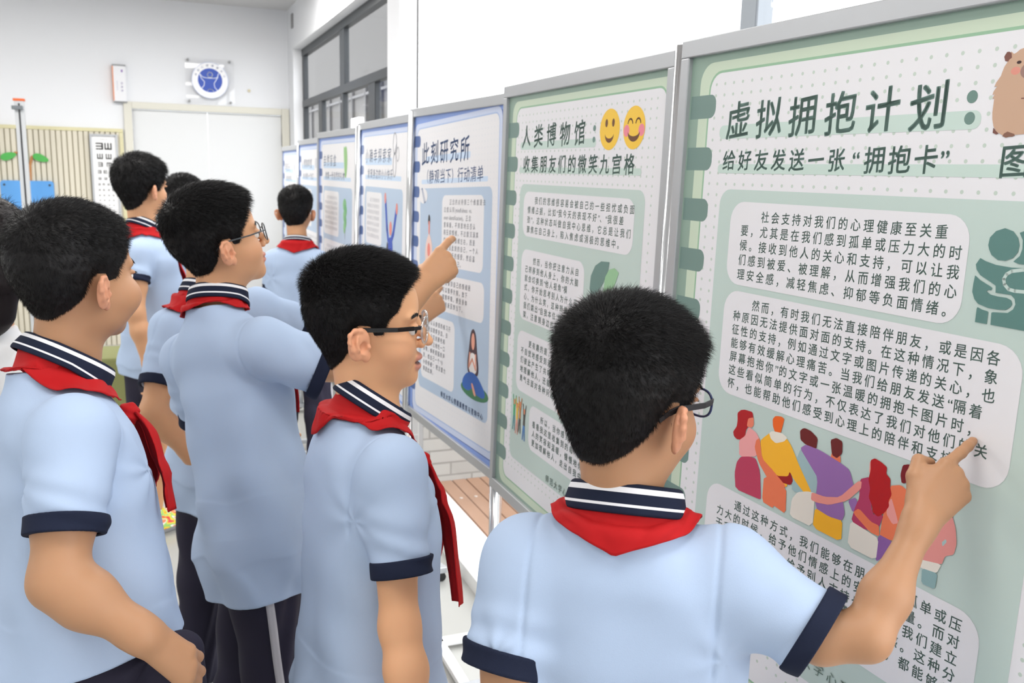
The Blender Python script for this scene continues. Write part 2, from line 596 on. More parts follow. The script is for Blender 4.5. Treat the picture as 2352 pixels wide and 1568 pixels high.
def poster_hug():
    c = ZH
    a = base(c)
    a.poly(rr(92, 118, 594, 140, 10), c['band'])
    a.text(108, 110, '虚拟拥抱计划', 62, 75.5, c['title'], bold=0.014, slant=0.10)
    a.poly(ell(578, 102, 7.5, 7.5), c['title'])
    a.poly(ell(578, 127, 7.5, 7.5), c['title'])
    a.poly(rr(95, 181, 700, 196, 7), c['band'])
    x = a.text(107, 175, '给好友发送一张', 34, 40.5, c['title'], bold=0.014, slant=0.08)
    a.text(x + 6, 175, '“', 34, 26, c['title'], bold=0.014)
    x = a.text(x + 28, 175, '拥抱卡', 38, 42, c['title'], bold=0.014, slant=0.08)
    x = a.text(x - 2, 175, '”', 34, 26, c['title'], bold=0.014)
    a.text(625, 177, '图片', 40, 44, c['title'], bold=0.014, slant=0.06)
    for col, P in (('8a5a48', [(614, 60), (615, 58), (617, 55), (620, 55), (623, 57), (624, 62), (621, 64), (620, 66), (616, 65)]),
                   ('c9a68d', [(668, 60), (655, 54), (637, 53), (633, 54), (629, 57), (626, 58), (622, 55), (620, 65), (616, 71), (614, 77), (613, 81), (608, 88), (606, 93), (610, 92), (606, 98), (605, 102), (608, 101), (606, 105), (606, 107), (608, 105), (608, 113), (608, 122), (609, 129), (612, 138), (617, 144), (625, 148), (631, 147), (641, 148), (662, 147), (676, 140), (682, 120), (680, 95), (676, 75)]),
                   ('7b4f45', [(614, 60), (615, 58), (617, 55), (620, 55), (623, 57), (624, 62), (621, 64), (620, 66), (616, 65)]),
                   ('3c2526', ell(634, 68, 3, 1.8)), ('dd9484', ell(631, 77, 6, 4.4)), ('9b7b72', ell(648, 78, 11, 9)),
                   ('86604f', [(625, 149), (627, 146), (631, 144), (640, 147), (641, 149), (638, 150), (634, 150), (630, 151)]),
                   ('86604f', [(655, 149), (657, 146), (661, 144), (670, 147), (671, 149), (666, 151)]),
                   ('7b4f45', [(612, 139), (616, 143), (620, 146), (617, 147), (612, 145)])):
        a.poly(P, col)
    a.line([(645, 96), (650, 99)], 1.2, '7b4f45')
    a.line([(643, 108), (650, 108)], 1.2, '7b4f45')
    a.poly(rr(141, 241, 600, 376, 32), c['page'])
    a.poly(rr(143, 386, 692, 560, 34), c['page'])
    a.poly(rr(139, 720, 686, 872, 34), c['page'])
    a.para(170, 263, ['社会支持对我们的心理健康至关重', '要，尤其是在我们感到孤单或压力大的时', '候。接收到他人的关心和支持，可以让我', '们感到被爱、被理解，从而增强我们的心', '理安全感，减轻焦虑、抑郁等负面情绪。'], 19, 23.7, 23.7, c['text'], bold=0.0105)
    a.para(169, 404, ['然而，有时我们无法直接陪伴朋友，或是因各', '种原因无法提供面对面的支持。在这种情况下，象', '征性的支持，例如通过文字或图片传递的关心，也', '能够有效缓解心理痛苦。当我们给朋友发送“隔着', '屏幕抱抱你”的文字或一张温暖的拥抱卡图片时，', '这些看似简单的行为，不仅表达了我们对他们的关', '怀，也能帮助他们感受到心理上的陪伴和支持。'], 18.6, 22.6, 22.7, c['text'], bold=0.0105)
    a.para(169, 741, ['通过这种方式，我们能够在朋友感到孤单或压', '力大的时候，给予他们情感上的安慰和力量。而对', '于我们自己来说，给予别人支持也能帮助我们建立', '起更深的人际连接，带来归属感和价值感。这种分', '享关怀的过程，对给予者和接受者来说，都能够促', '进心理健康和幸福感。'], 18.6, 22.5, 22.7, c['text'], bold=0.0105)
    d = '5f8782'
    for P in ([(626, 274), (627, 265), (634, 257), (645, 253), (656, 256), (663, 263), (666, 271), (665, 279), (660, 286), (651, 290), (641, 290), (632, 285), (628, 279)],
              [(618, 290), (626, 293), (640, 296), (660, 297), (675, 296), (712, 290), (712, 366), (643, 366), (642, 352), (644, 351), (654, 350), (663, 349), (669, 344), (671, 338), (669, 332), (664, 328), (657, 328), (644, 328), (643, 320), (637, 317), (621, 310), (615, 304), (613, 298), (616, 293)],
              [(614, 311), (622, 316), (635, 321), (639, 323), (638, 326), (634, 326), (632, 328), (638, 331), (647, 332), (659, 332), (665, 334), (667, 338), (665, 342), (660, 346), (650, 347), (637, 347), (623, 344), (617, 339), (613, 331), (613, 321)],
              [(623, 348), (629, 350), (637, 351), (638, 352), (638, 366), (622, 366), (622, 350)],
              [(664, 257), (674, 253), (690, 258), (698, 272), (690, 288), (674, 292), (668, 292), (661, 290), (668, 283), (670, 275), (669, 265)]):
        a.poly(P, d)
    a.line([(690, 298), (675, 298), (661, 301), (655, 305), (652, 311), (654, 317), (660, 322), (668, 323), (690, 322)], 4, c['box'])
    for col, P in PEOPLE_ART:
        a.poly(soft(P, 1, .14), col)
    a.text(400, 920, '大学心理健康教育中心', 22, 27, c['foot'], bold=0.008)
    return a


PEOPLE_ART = [
    ('a3bfc2', [(365, 594), (355, 603), (348, 622), (344, 649), (345, 673), (393, 664), (401, 638), (394, 617)]),
    ('b41c20', [(202, 586), (210, 579), (220, 576), (239, 575), (244, 588), (241, 601), (232, 601), (227, 609), (226, 621), (216, 628), (206, 630), (198, 627), (195, 620), (203, 609), (204, 598)]),
    ('f0876a', [(230, 588), (243, 583), (245, 595), (241, 601), (228, 602)]),
    ('f4a9a8', [(212, 630), (226, 619), (233, 601), (253, 606), (263, 615), (260, 644), (216, 657)]),
    ('c0415f', [(220, 656), (242, 649), (257, 648), (270, 666), (278, 709), (273, 711), (214, 714), (208, 688), (211, 668)]),
    ('ee7d56', [(280, 668), (333, 671), (337, 713), (309, 709), (307, 714), (281, 712)]),
    ('fdbb30', [(285, 597), (272, 608), (264, 616), (272, 643), (284, 661), (307, 669), (333, 673), (338, 645), (346, 653), (384, 673), (388, 662), (356, 629), (334, 603), (324, 596), (304, 596)]),
    ('f26a21', [(288, 574), (293, 568), (300, 566), (308, 565), (314, 567), (312, 577), (309, 591), (296, 593), (290, 585)]),
    ('efe9dc', [(283, 598), (289, 593), (312, 590), (325, 594), (318, 602), (300, 610), (288, 606)]),
    ('9e1b20', [(293, 651), (310, 660), (334, 653), (337, 644), (346, 656), (341, 665), (320, 667), (303, 665)]),
    ('ee7d56', [(254, 618), (262, 612), (272, 643), (301, 655), (333, 670), (322, 676), (289, 671), (265, 652), (252, 631)]),
    ('ebe5da', [(347, 685), (358, 670), (378, 662), (394, 659), (396, 712), (346, 713)]),
    ('6e2421', [(350, 576), (355, 571), (360, 569), (373, 570), (388, 577), (387, 594), (364, 593), (353, 589)]),
    ('ee7d56', [(418, 590), (435, 589), (437, 600), (417, 598)]),
    ('6e2421', [(413, 572), (424, 566), (436, 568), (438, 585), (429, 595), (419, 593)]),
    ('fbb829', [(397, 680), (426, 683), (452, 680), (454, 712), (396, 712)]),
    ('9b6fae', [(354, 602), (365, 593), (395, 593), (435, 599), (455, 604), (466, 625), (465, 639), (448, 651), (455, 669), (451, 681), (426, 684), (397, 681), (396, 635), (377, 620)]),
    ('ee7d56', [(527, 603), (545, 596), (561, 602), (566, 670), (542, 675), (520, 678), (521, 654)]),
    ('f0a09a', [(532, 618), (541, 634), (548, 648), (539, 653), (527, 643), (527, 630)]),
    ('9b6fae', [(458, 648), (471, 639), (481, 651), (469, 662)]),
    ('8f62a5', [(518, 675), (542, 676), (541, 691), (521, 713), (518, 711)]),
    ('ebe5da', [(467, 674), (497, 678), (519, 681), (519, 713), (466, 713)]),
    ('b83e63', [(475, 611), (492, 602), (503, 652), (523, 646), (517, 666), (497, 678), (468, 675), (472, 654), (478, 637)]),
    ('ee7d56', [(469, 662), (479, 652), (503, 663), (517, 663), (520, 678), (503, 678)]),
    ('f19a8f', [(387, 660), (414, 658), (442, 649), (472, 615), (479, 613), (479, 624), (457, 649), (424, 667), (400, 672), (387, 672)]),
    ('f4b0a5', [(489, 582), (492, 580), (495, 594), (490, 597)]),
    ('b7191c', [(490, 579), (497, 574), (509, 576), (519, 580), (519, 589), (527, 594), (528, 605), (532, 614), (528, 624), (530, 631), (524, 642), (514, 652), (504, 649), (501, 639), (494, 631), (495, 618), (490, 606), (492, 593)]),
    ('7c1d22', [(544, 569), (553, 565), (565, 565), (565, 584), (546, 594), (542, 583)]),
    ('e59791', [(567, 645), (602, 623), (627, 609), (634, 623), (638, 641), (636, 656), (624, 663), (621, 676), (587, 682), (571, 668)]),
    ('a9c5c4', [(617, 647), (622, 641), (624, 644), (619, 652)]),
    ('a81a1f', [(600, 625), (610, 618), (618, 609), (627, 601), (628, 606), (628, 611)]),
    ('ebe5da', [(583, 683), (621, 675), (616, 688), (608, 692), (584, 692)]),
    ('8fb0b2', [(593, 692), (617, 689), (616, 711), (595, 712)]),
]


def smile(a, cx, cy, r, blush):
    a.poly(ell(cx, cy, r, r * 0.96, 40), 'f7c93e')
    if blush:
        a.poly(ell(cx - r * .68, cy + r * .12, r * .27, r * .27), 'ef8a9b')
        a.poly(ell(cx + r * .68, cy + r * .12, r * .27, r * .27), 'ef8a9b')
        for s in (-1, 1):
            a.line(ell(cx + s * r * .36, cy - r * .16, r * .22, r * .24, 8, 190, 350), r * .08, '6b3d17')
        a.poly(ell(cx, cy + r * .2, r * .55, r * .42, 14, 10, 170) + ell(cx, cy + r * .12, r * .55, r * .26, 14, 170, 10), '6b3d17')
    else:
        for s in (-1, 1):
            a.poly(ell(cx + s * r * .34, cy - r * .3, r * .13, r * .19), '6b3d17')
        a.poly(ell(cx, cy + r * .2, r * .45, r * .42, 14, 10, 170) + ell(cx, cy + r * .16, r * .45, r * .26, 14, 170, 10), '6b3d17')


def poster_smile():
    c = ZH
    a = base(c, boxes=(100, 222, 742, 951))
    a.poly(rr(90, 117, 518, 136, 9), c['band'])
    a.text(98, 103, '人类博物馆', 58, 77, c['title'], bold=0.012, slant=0.1)
    a.poly(ell(507, 96, 6.5, 6.5), c['title'])
    a.poly(ell(507, 120, 6.5, 6.5), c['title'])
    smile(a, 577, 101, 44, False)
    smile(a, 680, 101, 44, True)
    a.poly(rr(88, 180, 720, 194, 7), c['band'])
    a.text(113, 172, '收集朋友们的微笑九宫格', 44, 53.5, c['title'], bold=0.012, slant=0.06)
    a.poly(rr(128, 240, 704, 353, 30), c['page'])
    a.poly(rr(130, 386, 497, 568, 30), c['page'])
    a.poly(rr(126, 598, 500, 758, 30), c['page'])
    a.poly(rr(226, 777, 700, 895, 28), c['page'])
    a.para(156, 261, ['我们的思维很容易会被自己的一些担忧或负面', '情绪占据，比如“我今天的表现不好”、“我很差', '劲”，这种状态叫做自我中心思维，它总是让我们', '聚焦在自己身上，陷入焦虑或消极的思维中。'], 19.5, 25.5, 24.5, c['text'], bold=0.0105, indent=1.7)
    a.para(156, 412, ['然而，当你把注意力从自', '己转移到他人身上，你的大脑', '就会切换到“他人视角”模', '式，你开始思考别人为什么开', '心、为什么笑，这种转换让', '我们跳出“自我本位”的框', '架，注意到身边的美好。'], 19, 24.5, 23.5, c['text'], bold=0.0105)
    a.para(152, 624, ['更有趣的是，微笑会让人', '不自觉地感受到温暖，也让我', '们彼此产生了共鸣，可以更好', '地理解他人，还能让我们更有', '勇气去面对各种问题。'], 19, 24.5, 24.5, c['text'], bold=0.0105)
    a.para(248, 800, ['所以，当你感到低落时，', '看看我这里收集到的每个', '人的笑容和温暖，慢慢地你会', '更加理解他人，走出自我中心的困境'], 19, 24.5, 24.0, c['text'], bold=0.0105)
    a.poly([(527, 440), (530, 412), (548, 388), (575, 376), (612, 374), (607, 395), (590, 420), (565, 446), (540, 462)], '6f8f88')
    a.poly([(592, 440), (596, 408), (612, 390), (636, 384), (655, 392), (640, 420), (615, 446)], '9ac79c')
    a.line([(560, 420), (545, 520), (550, 560)], 8, '6f8f88')
    for x, top, leg, hh in ((124, '4fb07a', '5f9aa0', 790), (145, 'f0c34a', 'e8a89a', 796), (164, 'c98a52', '5d5a55', 788), (194, '55524f', '4f86c6', 800)):
        a.poly([(x - 6, hh + 14), (x + 6, hh + 14), (x + 6, hh + 44), (x - 6, hh + 44)], top)
        a.poly([(x - 6, hh + 44), (x + 6, hh + 44), (x + 9, hh + 84), (x + 4, hh + 84), (x, hh + 52), (x - 5, hh + 84), (x - 10, hh + 84)], leg)
        a.poly(ell(x, hh + 6, 6, 8, 12), 'd98c6c')
        a.line([(x - 5, hh + 17), (x - 10, hh - 12)], 4, top)
        a.line([(x + 5, hh + 17), (x + 10, hh - 12)], 4, top)
    a.text(345, 935, '师范大学心理健康教育中心', 20, 25, c['foot'], bold=0.01)
    return a


def poster_moment():
    c = ZB
    a = base(c, rot=-2.0, boxes=(95, 236, 735, 940))
    a.poly(rr(150, 128, 560, 148, 4), c['band'])
    a.text(105, 118, '此刻研究所', 80, 92, c['title'], bold=0.010, slant=0.08)
    a.poly(rr(108, 206, 700, 221, 4), c['band'])
    a.text(130, 197, '（静观当下）行动清单', 50, 54, c['title'], bold=0.008, slant=0.06)
    a.poly(rr(318, 260, 676, 492, 28), c['page'])
    a.poly(rr(230, 520, 690, 642, 28), c['page'])
    a.poly(rr(120, 668, 452, 900, 28), c['page'])
    a.para(336, 282, ['正念的对待第三个维度是去', '过度认同(mindfulness vs.', 'over-identification)，正念', '意味着，不刻意地去否认', '和压抑情绪，不过度沉溺其', '中，不被情绪左右，而是', '去看见此刻的自己，一个人', '正在经历的感受，然后温', '柔地对待自己。'], 19.5, 25.5, 24.5, c['text'], bold=0.006)
    a.para(255, 545, ['当我们觉察到自己的情绪困', '扰时，可以暂停片刻，放下', '评判，观察呼吸，感受身体', '的变化，重新回到当下。'], 19.5, 25.5, 24.5, c['text'], bold=0.006, indent=1)
    a.para(145, 695, ['可以从静观的练习开', '始，例如观察身边，去', '感受一朵花的颜色和', '气味，专注地吃一口', '食物，倾听周围的声', '音，给自己一个“小', '小的停顿”，把注意力', '带回此刻。'], 19, 25, 24.5, c['text'], bold=0.006)
    # paper clip, sitting figure holding the heart, meditating girl
    a.poly(ell(128, 262, 44, 26, 24), c['page'])
    a.line([(112, 240), (140, 285), (150, 282), (118, 236), (108, 238)], 4, '56709c')
    a.poly(ell(192, 345, 11, 20), '3b3b3f')
    a.poly(soft([(186, 345), (201, 348), (200, 395), (186, 395)]), 'e58f84')
    a.poly(soft([(186, 392), (200, 392), (226, 425), (232, 470), (216, 520), (170, 520), (152, 470), (160, 425)]), 'ebcdc4')
    a.poly(ell(192, 446, 15, 24), 'e8897c')
    a.poly(ell(628, 860, 112, 26), '3f7a57')
    a.poly(soft([(590, 680), (612, 664), (634, 680), (644, 730), (662, 790), (650, 812), (574, 812), (566, 780), (580, 730)]), '4a2f3a')
    a.poly(ell(612, 706, 14, 26), 'e8a48e')
    a.poly(soft([(588, 742), (636, 742), (648, 806), (576, 806)]), 'efe9e6')
    a.line([(588, 745), (580, 790), (608, 762), (636, 790), (634, 745)], 9, 'e8a48e')
    a.poly(soft([(560, 812), (612, 800), (660, 812), (716, 850), (706, 870), (640, 868), (612, 850), (580, 868), (530, 862), (528, 838)]), '2f62b4')
    a.poly(soft([(600, 838), (616, 836), (646, 872), (626, 874)]), 'e8a48e')
    a.text(330, 925, '师范大学心理健康教育与咨询中心', 21, 25, c['foot'], bold=0.01)
    return a


def poster_far(title, subt, side, seed, deco):
    c = dict(ZB)
    c['band'] = 'c3d8ef'
    a = base(c, dots=False, boxes=(104, 240, 728, 940))
    R = random.Random(seed)
    a.poly(rr(108, 122, 560, 150, 4), c['band'])
    a.text(105, 112, title, 62, 76, '6d7f9c', bold=0.004)
    a.poly(rr(108, 192, 700, 210, 4), c['band'])
    a.text(150, 186, subt, 42, 48, '6d7f9c', bold=0.004)
    words = '我们的思维会被自己的情绪影响你可以从观察身边开始感受当下与朋友分享温暖的时刻也能够带来更多支持和力量'
    rects = ((120, 262, 460, 480), (120, 506, 690, 660), (300, 690, 700, 900)) if side else ((128, 262, 410, 480), (330, 520, 700, 680), (130, 700, 520, 900))
    for (x0, y0, x1, y1) in rects:
        a.poly(rr(x0, y0, x1, y1, 24), c['page'])
        n = int((x1 - x0 - 50) / 24)
        for i in range(int((y1 - y0 - 30) / 25)):
            k = R.randrange(0, 20)
            t = (words[k:] + words)[:n - (2 if i == 0 else 0)]
            a.text(x0 + 26 + (48 if i == 0 else 0), y0 + 32 + 25 * i, t, 18, 24, '8a8e98')
    if deco == 'leaf':
        a.poly(soft([(552, 44), (575, 56), (600, 46), (622, 60), (632, 120), (618, 176), (600, 196), (582, 190), (570, 150)]), '8fbf7f')
        for q in range(5):
            a.poly(ell(590 + (q % 2) * 14 - 7, 320 + q * 26, 34 - q * 3, 30), '6fae78' if q % 2 else '83bd86')
        a.poly(soft([(586, 430), (594, 430), (592, 480), (588, 480)]), '6b6a5a')
    elif deco == 'bear':
        a.line(ell(600, 70, 26, 40, 20, 0, 359) + ell(600, 150, 22, 45, 20, -90, 269), 5, '9a9ea6')
        a.line(ell(645, 110, 18, 26, 16, 0, 359), 4, 'a9adb4')
        a.line([(470, 290), (500, 400), (520, 440)], 26, '3557b8')
        a.line([(640, 320), (600, 410), (570, 440)], 26, '3557b8')
        a.poly(ell(465, 280, 14, 22), 'e58f84')
        a.poly(ell(645, 315, 14, 22), 'e58f84')
        a.poly(ell(555, 395, 20, 28), 'e58f84')
        a.poly(soft([(520, 430), (590, 430), (596, 540), (570, 600), (540, 600), (515, 540)]), '3557b8')
        a.poly(ell(510, 500, 18, 50), '3f4450')
    else:
        a.poly(ell(620, 110, 40, 30), 'c9ccd4')
    return a


# ------------------------------------------------------------------ display boards
m_bframe = mat('satin_silver_frame', 'b4b7bb', rough=0.38, metal=0.35)
m_post = mat('polished_silver_post', 'd6d9dc', rough=0.18, metal=0.8)
m_rail = mat('white_base_rail', 'ececec', rough=0.3)
m_black = mat('black_rubber', '1e1e20', rough=0.6)
TILT = 0.018


def board(label, L, Rr, art, post=True, rail=False):
    L = np.array(L, float)
    Rr = np.array(Rr, float)
    X = Rr - L
    wd = np.hypot(X[0], X[1])
    X = np.array([X[0], X[1], 0]) / wd
    nn = np.array([-X[1], X[0], 0])           # away from the room
    Dn = -np.array([0, 0, 1.0]) * math.cos(TILT) - nn * math.sin(TILT)
    Nf = np.cross(Dn, X)                      # towards the room
    if Nf @ nn > 0:
        Nf = -Nf
    wd, hd = 0.806, 1.05
    foot = L + X * wd / 2 + Dn * hd
    root = empty('display_board', (foot[0], foot[1], 0.0))
    tag(root, label, 'display board', 'poster boards in a row along the windows')
    og = np.array([foot[0], foot[1], 0.0])
    ax = (X, -Dn, Nf)
    Lo = L - og
    fr = MB()
    for (u0, u1, v0, v1) in ((-.024, wd + .024, 0, .03), (-.024, wd + .024, -hd - .03, -hd), (-.024, 0, -hd, 0), (wd, wd + .024, -hd, 0)):
        fr.box((u0, v0, -.018), (u1, v1, .009), 0, ax, Lo)
    fr.build('frame', m_bframe, root, bevel=0.002)
    MB().box((0, -hd, -.014), (wd, 0, -.002), 0, ax, Lo).build('backing_panel', mat('white_backing', 'dddddd'), root)
    art.build('poster', root, Lo, (X, -Dn, Nf))
    for u in (-.004, wd + .004):
        b0 = Lo + X * u - Dn * (-hd - .03)
        b0 = Lo + X * u + Dn * (hd + .028)
        e = np.array([b0[0], b0[1], 0.05])
        MB().tube([b0, e], 0.011, 14).build('leg', m_post, root, smooth=True)
        ft = MB().box((-.235, -.014, .035), (.16, .014, .06), 0, (nn, X, (0, 0, 1)), (e[0], e[1], 0)).build('foot_bar', m_bframe, root, bevel=0.003)
        for s in (-.215, .14):
            c0 = e * [1, 1, 0] + nn * s
            MB().tube([c0 + X * -.009 + [0, 0, .018], c0 + X * .009 + [0, 0, .018]], 0.018, 14).box((-.012, -.012, .018), (.012, .012, .036), 0, (nn, X, (0, 0, 1)), c0).build('caster', m_black, ft)
    if post:
        p0 = Lo + X * (wd + .036) - Dn * .036
        p1 = p0 + Dn * (hd + .036 + 0.64)
        MB().tube([p0, p1], 0.0145, 18).build('post', m_post, root, smooth=True)
    if rail:
        a0 = np.array([0.83, 2.72, 0]) - og
        r = MB().box(tuple(a0 + [0, -1.5, .012]), tuple(a0 + [.035, 0, .033])).box(tuple(a0 + [0, -.035, .012]), tuple(a0 + [.30, 0, .033]))
        r.build('base_rail', m_rail, root, bevel=0.003)
    return root


P7L = np.array([0.8939, 1.4017, 1.8045])
d7 = np.array([-math.sin(-.0403), -math.cos(-.0403), 0])
board('nearest display board, its green poster showing a row of hugging people', P7L, P7L + d7 * .806, poster_hug(), post=False)
board('green poster display board with two yellow smiley faces beside its title', (0.9, 2.287, 1.7954), (0.9, 1.481, 1.800), poster_smile(), rail=True)
board('blue poster display board with a meditating girl in blue trousers at its lower right', (0.891, 3.187, 1.786), (0.930, 2.385, 1.796), poster_moment())
board('blue poster display board with a blue figure raising both arms beside the text', (0.881, 4.028, 1.770), (0.885, 3.223, 1.778), poster_far('小确幸探索家', '发现身边的小小快乐', 0, 3, 'bear'))
board('blue poster display board with a green leaf by its title and a tree below', (0.845, 4.855, 1.753), (0.87, 4.05, 1.765), poster_far('自然盲盒', '收集一份自然的礼物', 1, 4, 'leaf'))
board('blue poster display board half hidden behind the one with the green leaf', (0.90, 5.898, 1.740), (0.90, 5.092, 1.745), poster_far('心情咖啡馆', '给心情找一个出口', 1, 5, ''))
board('farthest blue poster display board, standing closest to the double door', (0.915, 6.754, 1.715), (0.90, 5.95, 1.730), poster_far('声音日记', '记录身边的声音', 0, 6, ''))

# ------------------------------------------------------------------ things on the back wall
E_ROWS = 12
root = empty('eye_chart', (-0.337, BY - 0.03, 1.0))
tag(root, 'white eye test chart with black E symbols in a silver frame beside the door', 'eye chart')
fr = MB()
for (a, b) in (((-.11, -.03, .0), (-.094, .0, .845)), ((.094, -.03, 0), (.11, 0, .845)), ((-.094, -.03, .829), (.094, 0, .845)), ((-.094, -.03, 0), (.094, 0, .016))):
    fr.box(a, b)
fr.build('frame', mat('chart_silver', 'b9bcc0', rough=0.4, metal=0.3), root, bevel=0.002)
a = Art()
a.poly([(0, 0), (188, 0), (188, 813), (0, 813)], 'eeeeef')
a.text(64, 28, '标准视力表', 11, 12.5, '77777a')


def tumbling(a, cx, cy, s, d, col='1c1c1e'):
    q = s / 2
    B = [(-q, -q, -q * .55, q), (-q, -q, q, -q * .6), (-q, -q * .2, q, q * .2), (-q, q * .6, q, q)]
    a.up()
    for (x0, y0, x1, y1) in B:
        P = []
        for x, y in ((x0, y0), (x1, y0), (x1, y1), (x0, y1)):
            for _ in range(d):
                x, y = -y, x
            P.append((cx + x, cy + y))
        a.put(P, [(0, 1, 2, 3)], col)


R_ = random.Random(7)
y = 86
for r in range(14):
    s = (58, 46, 38, 29, 23, 18, 15, 12.5, 10.5, 9, 8, 7, 6, 5.5)[r]
    n = 2 if r < 3 else (3 if r < 5 else 4)
    xs = {2: (58, 126), 3: (48, 94, 140), 4: (40, 75, 112, 148)}[n]
    for k, xx in enumerate(xs):
        tumbling(a, xx, y, s, [2, 1, 3, 0, 2, 3][(r * 2 + k * 3 + (0 if r else k)) % 6] if r else (2, 3)[k])
    y += (58 + 46) / 2 + 34 if r == 0 else s * 0.75 + 34
a.build('chart_sheet', root, (-.094, -.012, .829), ((1, 0, 0), (0, 0, 1), (0, -1, 0)))

root = empty('emblem_plaque', (0.553, BY - 0.045, 2.137))
tag(root, 'clear acrylic plaque with a round blue emblem above the door', 'plaque')
MB().box((-.205, -.003, 0), (.205, .003, .392)).build('acrylic_sheet', glass('acrylic', refl=0.04), root)
for sx in (-.18, .17):
    for sz in (.022, .372):
        MB().tube([(sx, -.012, sz), (sx, .045, sz)], 0.010, 14).build('standoff', mat('steel', 'b9bbbd', rough=0.3, metal=1.0), root, smooth=True)
a = Art()
a.poly(ell(0, 0, 155, 155, 48), 'b7c3e0')
a.poly(ell(0, 0, 151, 151, 48), 'f0f1f5')
a.poly(ell(0, 0, 103, 103, 40), '3352b0')
W_ = 'dfe5f4'
a.line(ell(0, -48, 21, 21, 18, 0, 359), 7, W_)
a.line([(-86, -52), (-62, -26), (-36, -20), (36, -20), (62, -28), (72, -62)], 6, W_)
a.line([(-86, -52), (-74, -14), (-48, 14), (-52, 46), (-72, 70)], 6, W_)
a.line([(66, -30), (46, 2), (32, 26), (38, 60), (60, 84)], 6, W_)
a.line(ell(0, 98, 26, 22, 12, 200, 340), 6, W_)
for k, ch in enumerate('学校心理健康中心'):
    th = math.radians(-160 + k * 20)
    a.text(127 * math.cos(th) - 10, 127 * math.sin(th), ch, 22, 22, '5a72b8', bold=0.005)
a.build('emblem', root, (0, -.005, .205), ((1, 0, 0), (0, 0, 1), (0, -1, 0)))

root = empty('door_sign', (-0.186, BY, 2.121))
tag(root, 'projecting white sign box with an orange edge at the top corner of the door frame', 'sign')
MB().box((-.05, -.05, 0), (.05, -.0, .305)).build('sign_box', mat('sign_white', 'e3e4e8', rough=0.4), root, bevel=0.002)
MB().box((-.054, -.052, .01), (-.046, -.002, .295)).build('edge_strip', mat('sign_orange', 'e08a5c', rough=0.5), root)
for z0, z1 in ((.297, .309), (-.004, .006)):
    MB().box((-.052, -.053, z0), (.053, .0, z1)).build('end_cap', mat('sign_grey', '8d8f92', rough=0.5), root)
a = Art()
a.poly(ell(72, 48, 8, 12), '8d6fae')
a.text(58, 150, '室', 20, 22, '7b6f9e')
a.text(58, 180, '康', 20, 22, '7b6f9e')
a.text(58, 210, '健', 20, 22, '7b6f9e')
for k in range(9):
    a.line([(28, 135 + k * 9), (34, 135 + k * 9)], 4, 'b6b6c6')
a.build('lettering', root, (-.05, -.0505, .305), ((1, 0, 0), (0, 0, 1), (0, -1, 0)))

root = empty('wall_board', (-0.95, BY - 0.04, 1.12))
tag(root, 'bright blue bolted board on the slatted wall behind the height gauge', 'board')
P = rr(-195, -320, 205, 0, 25)
V = [(x / 1000, -0.012, -y / 1000) for x, y in P] + [(x / 1000, 0.014, -y / 1000) for x, y in P]
n = len(P)
mesh('blue_panel', V, [tuple(range(n)), tuple(range(2 * n - 1, n - 1, -1))] + [(i, i + n, (i + 1) % n + n, (i + 1) % n) for i in range(n)], mat('sky_blue_panel', '5d9fe0', rough=0.45), root)
for sx in (-.165, .175):
    for sz in (.035, .285):
        MB().tube([(sx, -.016, sz), (sx, -.008, sz)], 0.009, 10).build('bolt', mat('dark_bolt', '3c4450', rough=0.4), root)

root = empty('tree_decoration', (-0.965, BY - 0.03, 1.44))
tag(root, 'wooden branch with two green leaves mounted above the blue board', 'decoration')
MB().tube([(.045, 0, 0), (.05, 0, .13), (.07, 0, .20), (.11, 0, .205)], 0.011, 8).tube([(-.06, 0, .225), (-.02, 0, .235), (.045, 0, .1)], 0.011, 8).build('branch', mat('wood_branch', 'b57d4a', rough=0.6), root)
for cx, cz, an in ((-.105, .20, 18), (.135, .19, -20)):
    P = [(0.062 * math.cos(t), 0.03 * math.sin(t) * (1 - .25 * math.cos(t))) for t in np.linspace(0, 2 * math.pi, 20)[:-1]]
    ca, sa = math.cos(math.radians(an)), math.sin(math.radians(an))
    V = [(cx + ca * x - sa * y, -.012, cz + sa * x + ca * y) for x, y in P] + [(cx + ca * x - sa * y, .0, cz + sa * x + ca * y) for x, y in P]
    n = len(P)
    mesh('leaf', V, [tuple(range(n)), tuple(range(2 * n - 1, n - 1, -1))] + [(i, i + n, (i + 1) % n + n, (i + 1) % n) for i in range(n)], mat('leaf_green', '4fae52', rough=0.5), root)

root = empty('height_gauge', (-0.92, 8.3, 0))
tag(root, 'tall white height measuring gauge with an orange top standing at the slatted wall', 'height gauge')
MB().box((-.21, -.22, 0), (.21, .22, .07)).build('scale_base', mat('gauge_white', 'd9dadc', rough=0.4), root, bevel=0.01)
MB().box((-.034, -.03, .07), (.034, .03, 2.075)).build('column', mat('gauge_silver', 'c6c9cc', rough=0.35, metal=0.2), root, bevel=0.004)
MB().box((-.006, -.033, .07), (.006, -.029, 2.05)).build('slot', mat('slot_black', '24262a'), root)
MB().box((-.041, -.036, 2.068), (.041, .036, 2.088)).build('cap', mat('gauge_orange', 'e0672c', rough=0.4), root, bevel=0.003)
MB().box((-.05, -.075, 2.0), (.03, -.03, 2.03)).build('head_slider', mat('slider_grey', '70777c', rough=0.4), root, bevel=0.004)

